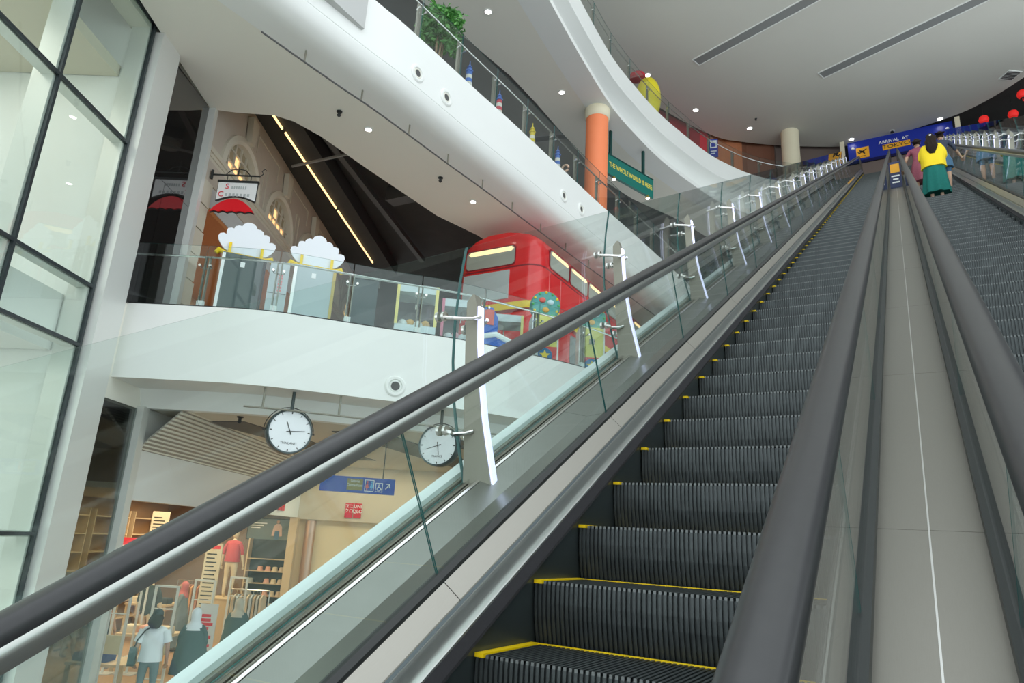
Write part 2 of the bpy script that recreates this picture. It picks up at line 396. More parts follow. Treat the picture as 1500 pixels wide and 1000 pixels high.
# ---------------------------------------------------------------- the shop-side wall: curtain wall, pilaster, black glass
cw = thing('window_1', 'tall glazed curtain wall with dark mullions and pale rooms behind', None, (*wp(-5), Z1), kind='structure')
LW = Vector(cw.location)
def cput(mb, nm, m, par=None):
    o = mb.build(nm, m); o.parent = par or cw
    if par is None: o.location = -LW
    return o
ts = [-9.4, -7.65, -5.87, -4.1, -2.33]; zs = [Z1, -0.28, 2.51, 3.46, 6.03, 8.42, 11.0]
for i in range(4):
    for j in range(6):
        cput(wbox(MB(), ts[i] + 0.02, ts[i + 1] - 0.02, zs[j] + 0.02, zs[j + 1] - 0.02, -0.01, 0.0), 'pane', CURTAIN)
for t0 in ts:
    mo = cput(wbox(MB(), t0 - 0.025, t0 + 0.025, Z1, 11, -0.02, 0.03), 'mullion', MULL)
    cput(wbox(MB(), t0 - 0.06, t0 + 0.06, Z1, 11, -0.35, -0.03), 'mullion_fin', PALEMETAL)
for z in zs[1:]:
    cput(wbox(MB(), ts[0], ts[-1], z - 0.025, z + 0.025, -0.02, 0.028), 'transom', MULL)
    cput(wbox(MB(), ts[0], ts[-1], z - 0.04, z + 0.04, -0.22, -0.03), 'transom_back', PALEMETAL)
# rooms behind the curtain wall
rm = MB(); wbox(rm, -12, -2.2, Z1, 11, -3.2, -3.0); wbox(rm, -2.34, -2.2, Z1, 11, -3.0, -0.36)
struct(rm.build('wall_left', WHITE), 'white room wall behind the curtain wall')
struct(wbox(MB(), -12, -2.36, 2.4, 3.3, -2.99, -0.4).build('floor_shop', WHITE), 'white slab edge behind the curtain wall')
struct(wbox(MB(), -12, -2.36, 7.3, 7.5, -2.99, -0.4).build('ceiling_shop', STONEL), 'ceiling with downlights behind the curtain wall')
for z_ in (-0.6, 2.3, 7.2):
    ld = bpy.data.lights.new('room_lamp', 'AREA'); ld.energy = 45; ld.shape = 'RECTANGLE'; ld.size = 6.0; ld.size_y = 2.0; ld.color = (1.0, 0.98, 0.92)
    lo_ = bpy.data.objects.new('room_lamp', ld); scene.collection.objects.link(lo_); lo_.location = (*wp(-6.2, -1.8), z_); lo_.rotation_euler = (0, 0, WROT)
struct(wbox(MB(), -2.27, -1.66, Z1, 8.3, -0.12, 0.16).build('trim_4', PALEMETAL), 'tall pale metal pilaster beside the curtain wall')
struct(wbox(MB(), -12, 0.0, 8.305, 11, -0.4, -0.05).build('wall_left_upper', SOFFIT), 'wall above the pilaster')
tag(wbox(MB(), -4.9, -4.25, 4.9, 6.7, -2.6, -2.5).build('banner', mat('orange_banner', (0.75, 0.30, 0.06), 0.6, noise=(0.4, 0.2, 0.1), nscale=3)), 'orange banner hanging in the room behind the curtain wall', 'banner')
def black_panels(nm, z0, z1, label, seams, gm=BLACKGLASS):
    t = thing(nm, label, None, (*wp(-0.9), z0), kind='structure'); L = Vector(t.location)
    for a, b, c, d in seams:
        o = wbox(MB(), a + 0.004, b - 0.004, c + 0.004, d - 0.004, -0.03, 0.0).build('glass_panel', gm); o.parent = t; o.location = -L
    if gm is BLACKGLASS: o = wbox(MB(), -1.66, -0.05, z0, z1, -0.08, -0.035).build('backing', BLACK); o.parent = t; o.location = -L
    return t
black_panels('wall_black_glass', Z2, 8.3, 'black glossy glass wall panels between pilaster and slim post', [(-1.66, -0.05, 6.0, 8.29), (-1.66, -1.03, Z2, 6.0), (-1.03, -0.05, Z2, 6.0)])
black_panels('wall_black_glass', Z1, 1.9, 'dark glass shopfront panels on the ground level', [(-1.66, -0.12, -0.95, 1.89), (-1.66, -0.12, Z1, -0.95)], TINTED)
struct(wbox(MB(), -1.9, -0.2, Z1, 1.92, -5.2, -5.0).build('wall_shop_dark', DARKGREY), 'dark wall of the shop behind the tinted glass')
struct(wbox(MB(), -0.06, 0.07, Z2, 8.3, -0.06, 0.14).build('trim_5', PALEMETAL), 'slim pale metal post at the corner of the black glass')
struct(wbox(MB(), -0.40, -0.20, Z1, 1.93, -0.06, 0.12).build('trim_6', PALEMETAL), 'slim pale metal post beside the clothing store')

struct(wbox(MB(), -1.70, 9.44, 1.895, Z2 - 0.01, -0.2, -0.02).build('wall_infill', SOFFIT), 'grey infill wall between the ground and second level')
struct(wbox(MB(), -2.0, 12, 1.94, 2.0, -9.0, -0.21).build('ceiling_shop_dark', DARKGREY), 'dark ceiling behind the tinted glass')
struct(wbox(MB(), -2.0, 12, Z1, 1.94, -9.2, -9.0).build('wall_shop_far', DARKGREY), 'dark far wall behind the tinted glass')
# themed facade on the second level
fac = thing('wall_facade', 'beige classical facade with arched windows on the second level', None, (*wp(6), Z2), kind='structure')
LF = Vector(fac.location)
def fput(mb, nm, m, smooth=False, par=None):
    o = mb.build(nm, m, smooth=smooth); o.parent = par or fac
    if par is None: o.location = -LF
    return o
ARC = [1.85, 4.45, 7.05, 9.65, 12.25]
T1 = 14.5
# upper wall with arch openings: strips around each arch
mb = MB(); rA = 0.93; zc = 7.57
edges = [0.07] + [(ARC[i] + ARC[i + 1]) / 2 for i in range(4)] + [T1]
for i, c in enumerate(ARC):
    a, b = edges[i], edges[i + 1]
    N = 14; pts = [(c + rA * math.cos(math.pi - math.pi * k / N), zc + rA * math.sin(math.pi * k / N)) for k in range(N + 1)]
    for k in range(N):
        (t0, z0), (t1, z1) = pts[k], pts[k + 1]
        q = [(t0, z0), (t1, z1), (t1, 9.6), (t0, 9.6)]
        mb.add([(*wp(t, o), z) for o in (0.0, -0.25) for t, z in q], [(0, 1, 2, 3), (7, 6, 5, 4), (0, 4, 5, 1), (2, 6, 7, 3)])
    wbox(mb, a, c - rA, zc, 9.6, -0.25, 0.0); wbox(mb, c + rA, b, zc, 9.6, -0.25, 0.0)
fput(mb, 'upper_wall', STONE)
fput(wbox(MB(), 0.07, T1, 9.6, 9.9, -0.3, 0.1), 'black_head', BLACK)
for z0, z1, o1 in ((7.30, 7.38, 0.03), (7.38, 7.46, 0.05), (7.46, 7.57, 0.085)):
    fput(wbox(MB(), 0.07, T1, z0, z1, -0.2, o1), 'cornice', STONEL)
fput(wbox(MB(), 0.07, T1, 6.85, 7.30, -0.2, 0.03), 'frieze', STONE)
fput(wbox(MB(), 0.55, T1, 6.40, 6.85, -0.2, 0.0), 'lintel', mat('lintel_grey', (0.55, 0.57, 0.57), 0.6))
for k in range(6):
    fput(wbox(MB(), 0.07, 0.55 + (0.04 if k % 2 else 0), 3.56 + 0.548 * k, 3.56 + 0.548 * (k + 1) - 0.025, -0.2, 0.06), 'stone_block', STONEL)
for c in ARC:
    N = 16; mb = MB()
    rings = []
    for k in range(N + 1):
        a = math.pi - math.pi * k / N
        rings.append([(*wp(c + r * math.cos(a), o), zc + r * math.sin(a)) for r, o in ((0.90, -0.1), (0.90, 0.05), (0.98, 0.09), (1.10, 0.06), (1.10, -0.1))])
    fput(mb.loft(rings), 'arch_moulding', STONEL, True)
    mb = MB(); mb.add([(*wp(c + t, o), z) for o in (0.02, 0.16) for t, z in ((-0.10, 8.62), (0.10, 8.62), (0.19, 9.24), (-0.19, 9.24))], [(0, 1, 2, 3), (4, 7, 6, 5), (0, 4, 5, 1), (1, 5, 6, 2), (2, 6, 7, 3), (3, 7, 4, 0)])
    fput(mb, 'keystone', STONEL)
    # window grid: frame, bars and panes
    wf = fput(wbox(MB(), c - 0.9, c + 0.9, zc, zc + 0.05, -0.14, -0.06), 'window', STONEL)
    mb = MB()
    for t in (-0.6, -0.3, 0.0, 0.3, 0.6):
        wbox(mb, c + t - 0.02, c + t + 0.02, zc, zc + math.sqrt(0.9 ** 2 - t * t), -0.14, -0.06)
    for z in (0.33, 0.62):
        h = math.sqrt(0.9 ** 2 - z * z); wbox(mb, c - h, c + h, zc + z - 0.02, zc + z + 0.02, -0.14, -0.065)
    fput(mb, 'glazing_bar', STONEL)
    warm = mat('lit_pane', (0.8, 0.5, 0.25), 0.3, emit=(1.0, 0.60, 0.25), estr=0.75)
    dull = mat('dim_pane', (0.42, 0.36, 0.24), 0.25)
    tt = [-0.88, -0.6, -0.3, 0.0, 0.3, 0.6, 0.88]
    zz = [0.05, 0.33, 0.62, 0.9]
    for i in range(6):
        for j in range(3):
            t0, t1 = tt[i] + 0.02, tt[i + 1] - 0.02; z0, z1 = zz[j] + 0.02, zz[j + 1] - 0.02
            tm = max(abs(t0), abs(t1)); ti = min(abs(t0), abs(t1))
            if z0 >= math.sqrt(max(0.0, 0.81 - ti * ti)): continue
            zl = min(z1, math.sqrt(max(0, 0.81 - t0 * t0))); zr = min(z1, math.sqrt(max(0, 0.81 - t1 * t1)))
            if max(zl, zr) <= z0 + 0.02: continue
            zl = max(zl, z0 + 0.005); zr = max(zr, z0 + 0.005)
            mb = MB().add([(*wp(c + t, o), zc + z) for o in (-0.12, -0.10) for t, z in ((t0, z0), (t1, z0), (t1, zr), (t0, zl))], [(0, 1, 2, 3), (4, 7, 6, 5), (0, 4, 5, 1), (1, 5, 6, 2), (2, 6, 7, 3), (3, 7, 4, 0)])
            fput(mb, 'pane', warm if (j == 0 and 1 <= i <= 4) or (j == 1 and i in (2,)) else dull)
for i in range(len(ARC) - 1):
    c = (ARC[i] + ARC[i + 1]) / 2
    mb = MB()
    for (t0, t1, z0, z1) in ((c - 0.75, c + 0.75, 9.2, 9.23), (c - 0.75, c - 0.72, 8.75, 9.2), (c + 0.72, c + 0.75, 8.75, 9.2), (c - 0.12, c + 0.12, 7.6, 7.63), (c - 0.13, c - 0.11, 7.6, 8.7), (c + 0.11, c + 0.13, 7.6, 8.7)):
        wbox(mb, t0, t1, z0, z1, 0.0, 0.02)
    fput(mb, 'panel_moulding', STONEL)
# orange-brown shop interior below
OR = mat('orange_brown_wall', (0.50, 0.20, 0.07), 0.6); TAN = mat('tan_wall', (0.48, 0.33, 0.22), 0.5)
struct(wbox(MB(), 0.5, T1, Z2, 6.85, -3.2, -3.0).build('wall_shop', TAN), 'tan back wall inside the second level shop')
struct(wbox(MB(), 0.55, T1, 6.3, 6.39, -3.0, 0.0).build('ceiling_shop_front', OR), 'orange-brown shop soffit')
struct(wbox(MB(), 0.45, 0.54, Z2, 6.4, -3.0, -0.2).build('wall_shop_end', OR), 'orange-brown end wall inside the second level shop')

# dark ceiling furniture over the second level
for k, (a, b) in enumerate((((-11.9, 8.35), (-12.35, 9.25)), ((-12.42, 9.4), (-14.15, 12.85)), ((-14.22, 13.0), (-15.98, 16.5)))):
    dx = Vector((b[0] - a[0], b[1] - a[1])).normalized(); nx = Vector((-dx.y, dx.x)) * 0.016
    q = [Vector(a) - nx, Vector(b) - nx, Vector(b) + nx, Vector(a) + nx]
    o = MB().hexa([(*p, 9.0) for p in q] + [(*p, 9.05) for p in q]).build('strip_light', LEDW)
    tag(o, ['short warm strip light nearest the arched facade post', 'middle warm strip light of the black ceiling', 'last warm strip light above the glass cabinets'][k], 'strip light', 'warm strip lights in the black ceiling')
def beam(a, b, w, z0, z1, m, nm, label, cat='beam'):
    dx = Vector((b[0] - a[0], b[1] - a[1])).normalized(); nx = Vector((-dx.y, dx.x)) * w / 2
    q = [Vector(a) - nx, Vector(b) - nx, Vector(b) + nx, Vector(a) + nx]
    return tag(MB().hexa([(*p, z0) for p in q] + [(*p, z1) for p in q]).build(nm, m), label, cat)
beam((-11.6, 8.3), (-16.3, 17.8), 0.5, 9.06, 9.5, DARKCEIL, 'black_duct', 'long black duct above the warm strip lights', 'duct')
beam((-11.35, 8.6), (-14.6, 17.5), 0.16, 9.2, 9.36, DARKGREY, 'steel_beam', 'dark grey beam in the black ceiling beside the strip lights')
beam((-10.85, 10.6), (-13.2, 10.35), 0.05, 8.80, 8.85, GREYM, 'conduit', 'thin grey conduit crossing the black ceiling', 'conduit')
beam((-10.9, 13.5), (-12.6, 13.4), 0.4, 9.1, 9.5, DARKGREY, 'dark_duct', 'wide dark duct crossing the black ceiling near the bus', 'duct')
t = thing('air_diffuser', 'round grey air diffuser under a square box in the black ceiling', 'air diffuser', (-11.45, 11.05, 9.1))
MB().lathe([(0.02, -0.02), (0.16, -0.03), (0.17, 0.0), (0.22, -0.02), (0.24, 0.03), (0.28, 0.0), (0.30, 0.06), (0.30, 0.12)], n=24).build('diffuser_rings', GREYM, t, True)
MB().box(-0.32, 0.32, -0.32, 0.32, 0.12, 0.42).build('plenum_box', DARKGREY, t)

# ground level: slatted bulkhead and store header along the shop wall
bk = thing('wall_bulkhead', 'pale slatted bulkhead above the clothing store', None, (*wp(8), 1.2), kind='structure'); LB = Vector(bk.location)
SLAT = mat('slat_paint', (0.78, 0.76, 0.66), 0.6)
for k in range(13):
    f = k / 12.0; zz = 1.2 + 0.72 * f; oo = 0.04 + 0.70 * f
    mb = wbox(MB(), 0.0 - 0.19, 9.4, zz, zz + 0.035, oo - 0.02, oo + 0.03)
    o = mb.build('slat', SLAT); o.parent = bk; o.location = -LB
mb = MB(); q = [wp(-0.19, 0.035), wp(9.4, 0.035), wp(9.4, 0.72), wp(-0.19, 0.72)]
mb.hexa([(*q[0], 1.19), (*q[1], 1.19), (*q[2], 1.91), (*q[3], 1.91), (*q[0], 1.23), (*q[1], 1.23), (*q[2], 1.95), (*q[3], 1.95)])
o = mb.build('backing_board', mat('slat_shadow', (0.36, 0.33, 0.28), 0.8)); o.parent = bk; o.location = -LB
struct(wbox(MB(), -0.2, 9.44, 0.32, 1.93, -0.2, 0.03).build('wall_header', WHITE), 'plain white header band above the clothing store')
beam((-11.75, 8.6), (-13.6, 14.5), 0.9, 1.915, 1.94, DARKGREY, 'dark_ceiling_panel', 'dark grey recessed panel in the ground level ceiling', 'ceiling panel')
beam((-9.8, 10.2), (-11.2, 16.5), 1.1, 1.915, 1.94, DARKGREY, 'dark_ceiling_panel', 'wide dark panel in the ground level ceiling above the toilet sign', 'ceiling panel')
beam((-8.4, 11.6), (-9.6, 17.5), 0.7, 1.915, 1.94, DARKGREY, 'dark_ceiling_panel', 'dark panel in the ground level ceiling behind the France clock', 'ceiling panel')
# ---------------------------------------------------------------- escalators
S3, C3 = 0.5, math.cos(math.radians(30))
UB, UT = -2.95, 39.65           # where the incline leaves the ground and meets the top level
XM = -0.018                      # centre line between the two escalators
def base_path(lo=1.4, hi=1.6):
    def P(u, n): n -= 1.409; return Vector((u * C3 - n * S3, u * S3 + n * C3))
    b, t = P(UB, 0), P(UT, 0); d = Vector((C3, S3)); pts = [b + Vector((-lo, 0))]
    for i in range(6):
        f = i / 5; q0, q2 = b + Vector((-0.5, 0)), b + d * 0.5
        pts.append(q0 * (1 - f) ** 2 + b * 2 * f * (1 - f) + q2 * f * f)
    for i in range(6):
        f = i / 5; q0, q2 = t - d * 0.5, t + Vector((0.5, 0))
        pts.append(q0 * (1 - f) ** 2 + t * 2 * f * (1 - f) + q2 * f * f)
    pts.append(t + Vector((hi, 0)))
    return pts
BP = base_path()
def offs(path, nr):
    out = []
    for i, p in enumerate(path):
        a = (p - path[i - 1]).normalized() if i else (path[1] - p).normalized()
        b = (path[i + 1] - p).normalized() if i < len(path) - 1 else a
        na, nb = Vector((-a.y, a.x)), Vector((-b.y, b.x)); m = (na + nb).normalized()
        out.append(p + m * (nr / max(0.5, m.dot(na))))
    return out
def run(mb, prof, path=None, mi=0):          # prof: closed polygon (X, nr) swept along the whole run
    path = path or BP; cols = [offs(path, nr) for X, nr in prof]
    return mb.loft([[(prof[j][0], cols[j][i].x, cols[j][i].y) for j in range(len(prof))] for i in range(len(path))], mi=mi)
def sp(X, u, nr): n = nr - 1.409; return (X, u * C3 - n * S3, u * S3 + n * C3)
def seg(mb, prof, u0, u1, mi=0): return mb.loft([[sp(X, u0, nr) for X, nr in prof], [sp(X, u1, nr) for X, nr in prof]], mi=mi)

PITCH = 0.4 / C3
def step_meshes():
    w = 1.098; mb = MB()
    # body below the ridges
    yb = lambda z: 0.035 * math.sin(math.pi * min(1.0, -z / 0.231)) * -0.35 + (-z / 0.231) * 0.03
    zs_ = [0.0, -0.011, -0.035, -0.08, -0.13, -0.18, -0.24]
    rings = [[(-w / 2, 0.4, -0.012), (w / 2, 0.4, -0.012), (w / 2, 0.4, -0.3), (-w / 2, 0.4, -0.3)]]
    prof = [(0.008, -0.012)] + [(yb(z) + 0.008, z) for z in zs_[1:]] + [(0.06, -0.3), (0.4, -0.3), (0.4, -0.012)]
    mb.loft([[(-w / 2, y, z) for y, z in prof], [(w / 2, y, z) for y, z in prof]])
    n = 56; p = w / n
    for i in range(n):
        x0 = -w / 2 + i * p + p * 0.2; x1 = x0 + p * 0.52
        mb.box(x0, x1, 0.0, 0.388, -0.012, 0.0, 0)
        pr = [(yb(z) - 0.004, z) for z in zs_]; bk_ = [(yb(z) + 0.009, z) for z in zs_]
        for k in range(len(zs_) - 1):
            a, b, c, d = pr[k], pr[k + 1], bk_[k + 1], bk_[k]
            mb.add([(x0, *a), (x1, *a), (x1, *b), (x0, *b), (x0, *d), (x1, *d), (x1, *c), (x0, *c)], [(0, 3, 2, 1), (0, 4, 7, 3), (1, 2, 6, 5)] + ([(0, 1, 5, 4)] if k == 0 else []), 1 if k == 0 else 0)
    o = mb.build('step', [STEP, WORN])
    y = MB(); y.box(-w / 2 - 0.001, -w / 2 + 0.034, -0.0065, 0.392, -0.010, 0.004); y.box(-w / 2, w / 2, 0.386, 0.398, -0.03, 0.003)
    yo = y.build('yellow_edging', YELLOW)
    return o, yo
STEP0, EDGE0 = step_meshes()
U0 = 1.684
JO = 1.72; JS = 1.68            # glass joints along the run
def escalator(mir, label):
    fx = (lambda X: X) if not mir else (lambda X: 2 * XM - X)
    pr = lambda prof: [(fx(X), nr) for X, nr in prof]
    xc = fx(-0.85)
    esc = thing('escalator', label, 'escalator', (xc, offs(BP, 0)[0].x, Z1)); L = Vector(esc.location)
    def put(mb, nm, m, smooth=False, par=None, lab=None):
        o = mb.build(nm, m, smooth=smooth); o.parent = par or esc
        o.location = -L if par is None else (0, 0, 0)
        if lab: o['label'] = lab
        return o
    for k in range(-10, 83):
        X, Y, Z = sp(xc, U0 + k * PITCH, 0)
        Z = min(Z, Z4 - 0.004)
        if Z < Z1 + 0.05: continue
        s = STEP0.copy(); scene.collection.objects.link(s); s.parent = esc; s.location = Vector((X, Y, Z)) - L
        e = EDGE0.copy(); scene.collection.objects.link(e); e.parent = s; e.location = (0, 0, 0)
        s.name = 'step'; e.name = 'yellow_edging'
    for side in (0, 1):
        fs = (lambda X: X) if side == 0 else (lambda X: -1.70 - X)
        q = lambda prof: pr([(fs(X), nr) for X, nr in prof])
        XR = -1.515
        # handrail with turned ends
        ctr = offs(BP, 0.872); r = 0.33
        def arc(c, a0, a1): return [c + Vector((math.cos(math.radians(a0 + (a1 - a0) * i / 10)), math.sin(math.radians(a0 + (a1 - a0) * i / 10)))) * r for i in range(11)]
        hp = arc(ctr[0] + Vector((0, -r)), 265, 95)[::1] + ctr + arc(ctr[-1] + Vector((0, -r)), 85, -85)
        put(run(MB(), q([(XR - 0.04, -0.018), (XR - 0.043, 0.002), (XR - 0.036, 0.016), (XR - 0.02, 0.025), (XR, 0.027), (XR + 0.02, 0.025), (XR + 0.036, 0.016), (XR + 0.043, 0.002), (XR + 0.04, -0.018)]), hp), 'handrail', RUBBER, True)
        put(run(MB(), q([(XR - 0.030, -0.018), (XR - 0.034, -0.03), (XR - 0.034, -0.042), (XR - 0.022, -0.072), (XR + 0.022, -0.072), (XR + 0.034, -0.042), (XR + 0.034, -0.03), (XR + 0.030, -0.018)]), hp), 'handrail_frame', STEEL, True)
        # glass panels, square to the slope
        k = -3; gy = lambda u: u
        u = JO + k * JS
        while u < UT - 0.3:
            a, b = max(u, UB + 0.3) + 0.004, min(u + JS, UT - 0.25) - 0.004
            mb = seg(MB(), q([(XR - 0.003, 0.24), (XR + 0.003, 0.24), (XR + 0.003, 0.815), (XR - 0.003, 0.815)]), a, b)
            mb.m[-1] = mb.m[-2] = 1
            put(mb, 'glass_panel', [GLASS, GEDGE])
            mb = seg(MB(), q([(-1.497, 0.246), (-1.442, 0.178), (-1.442, 0.160), (-1.535, 0.160), (-1.535, 0.236), (-1.500, 0.236)]), a - 0.002, b + 0.002)
            put(mb, 'deck_panel', DECK)
            u += JS
        # flat glass at both landings
        for p0, p1 in ((BP[0] + Vector((0.1, 0)), BP[0] + Vector((0.9, 0))), (BP[-1] - Vector((1.3, 0)), BP[-1] - Vector((0.05, 0)))):
            x0, x1 = sorted((fx(fs(XR)) - 0.006, fx(fs(XR)) + 0.006))
            put(MB().box(x0, x1, p0.x, p1.x, p0.y + 0.2, p0.y + 0.815), 'glass_panel', GLASS)
        put(run(MB(), q([(-1.540, 0.160), (-1.540, 0.262), (-1.522, 0.270), (-1.508, 0.270), (-1.492, 0.255), (-1.492, 0.236), (-1.50, 0.160)])), 'glass_gasket', BLACK)
        put(run(MB(), q([(-1.442, 0.172), (-1.430, 0.158), (-1.430, 0.10), (-1.50, 0.10), (-1.50, 0.165)])), 'deck_groove', SKIRT)
        put(run(MB(), q([(-1.432, 0.166), (-1.426, 0.168), (-1.421, 0.150), (-1.419, 0.125), (-1.412, 0.108), (-1.404, 0.098), (-1.404, 0.088), (-1.45, 0.088), (-1.45, 0.12)])), 'skirt_cap', STEEL, True)
        put(run(MB(), q([(-1.385, 0.040), (-1.385, 0.052), (-1.404, 0.090), (-1.43, 0.090), (-1.43, 0.036)])), 'brush_strip', BRUSH)
        put(run(MB(), q([(-1.404, -0.30), (-1.404, 0.04), (-1.425, 0.04), (-1.425, -0.30)])), 'skirt_panel', SKIRT)
    put(run(MB(), pr([(-1.53, -0.45), (-0.17, -0.45), (-0.17, -0.55), (-1.53, -0.55)])), 'truss', GREYM)
    # landing plates and caution stickers
    put(MB().box(fx(-0.85) - 0.55, fx(-0.85) + 0.55, BP[-1].x - 1.7, BP[-1].x + 0.6, Z4 - 0.01, Z4 + 0.006), 'landing_plate', STEELD)
    put(MB().box(fx(-0.85) - 0.55, fx(-0.85) + 0.55, BP[0].x - 0.2, BP[0].x + 0.95, Z1, Z1 + 0.006), 'landing_plate', STEELD)
    for X in ((-1.475, -1.445),):
        X0, X1 = fx(X[0]), fx(X[1]); ua, ub = (27.2, 31.6) if not mir else (24.0, 27.8)
        mb = MB(); mb.loft([[sp(X0, ua, 0.232), sp(X1, ua, 0.195), sp(X1, ua, 0.19), sp(X0, ua, 0.22)], [sp(X0, ub, 0.232), sp(X1, ub, 0.195), sp(X1, ub, 0.19), sp(X0, ub, 0.22)]])
        put(mb, 'caution_sticker', ORANGE, lab='orange caution sticker on the inner deck')
    return esc
E1 = escalator(False, 'long empty escalator with black ribbed steps and yellow step edges beside the clocks')
E2 = escalator(True, 'long escalator carrying the woman in the yellow top')
bpy.data.objects.remove(STEP0); bpy.data.objects.remove(EDGE0)

# steel deck between the two escalators
md = thing('median_deck', 'narrow stainless steel deck between the two escalators', 'metal deck', (XM, 0, 0)); LM = Vector(md.location)
u = JO - 3 * JS + 0.55
while u < UT - 0.4:
    for x0, x1 in ((-0.168, XM - 0.0025), (XM + 0.0025, 2 * XM + 0.168)):
        o = seg(MB(), [(x0, 0.215), (x1, 0.215), (x1, 0.200), (x0, 0.200)], u + 0.0015, min(u + JS, UT - 0.4) - 0.0015).build('deck_panel', MEDIAN); o.parent = md; o.location = -LM
    u += JS
o = run(MB(), [(-0.17, 0.10), (2 * XM + 0.17, 0.10), (2 * XM + 0.17, 0.2135), (-0.17, 0.2135)]).build('deck_body', STEEL); o.parent = md; o.location = -LM
X, Y, Z = sp(XM, 19.75, 0.218)
sg = thing('caution_board', 'small dark board with orange notice standing on the median deck', 'notice', (XM, Y, Z))
sg.rotation_euler = (math.radians(12), 0, 0)
MB().box(-0.13, 0.13, 0, 0.03, 0, 0.66).build('board', mat('board_navy', (0.02, 0.03, 0.10), 0.5), sg)
MB().box(-0.10, 0.10, -0.004, 0.0, 0.38, 0.60).build('orange_notice', ORANGE, sg)
for z_, w_ in ((0.28, 0.09), (0.20, 0.06), (0.12, 0.08)): MB().box(-w_, w_, -0.004, 0.0, z_, z_ + 0.035).build('white_mark', TEXTW, sg)

# ---------------------------------------------------------------- outer glass balustrades with bowed steel fins
def zdeck(y, nr=0.2): return (nr - 1.409) / C3 + y * math.tan(math.radians(30))
GX = [(-2.050, 0.0), (-2.105, 0.14), (-2.150, 0.30), (-2.178, 0.48), (-2.185, 0.66), (-2.172, 0.84), (-2.148, 1.0)]
FY0, FS, NF = 2.95, 2.02, 16
def fin_meshes(sgn):
    lf = [(-2.03, -0.12), (-2.045, 0.15), (-2.062, 0.35), (-2.078, 0.6), (-2.090, 0.8), (-2.094, 0.935)]
    rt = [(-1.850, -0.12), (-1.905, 0.10), (-1.950, 0.28), (-1.985, 0.48), (-2.010, 0.68), (-2.022, 0.84), (-2.026, 0.905)]
    top = [(-2.048, 0.975), (-2.060, 0.975)]
    body = lf[::1] + top[::-1] + rt[::-1]
    X0 = -1.95
    f = lambda X: (X - X0) * sgn
    mb = MB(); mb.loft([[(f(X), y, z) for X, z in body] for y in (-0.028, 0.028)])
    led = MB(); led.loft([[(f(X + d), y, z) for X, z, d, y in ((X, z, 0.001, -0.022), (X, z, 0.014, -0.022), (X, z, 0.014, 0.022), (X, z, 0.001, 0.022))] for X, z in rt])
    arms = []
    for h in (0.84, 0.22):
        gx = [x for x, fr in GX]; gz = h / 1.28
        for i in range(len(GX) - 1):
            if GX[i][1] <= gz <= GX[i + 1][1]:
                w = (gz - GX[i][1]) / (GX[i + 1][1] - GX[i][1]); g = GX[i][0] * (1 - w) + GX[i + 1][0] * w
        fxr = -2.04
        for s in (-1, 1):
            a = MB(); a.tube([(f(fxr + 0.05), s * 0.03, h - 0.0), (f(fxr + 0.01), s * 0.05, h - 0.015), (f(fxr - 0.03), s * 0.10, h - 0.025), (f(g + 0.05), s * 0.125, h - 0.02), (f(g + 0.012), s * 0.125, h - 0.01)], 0.011, 8)
            a.tube([(f(g - 0.028), s * 0.125, h - 0.008), (f(g - 0.012), s * 0.125, h - 0.008)], 0.028, 12)
            a.tube([(f(g + 0.010), s * 0.125, h - 0.008), (f(g + 0.026), s * 0.125, h - 0.008)], 0.026, 12)
            arms.append(a)
    return mb, led, arms
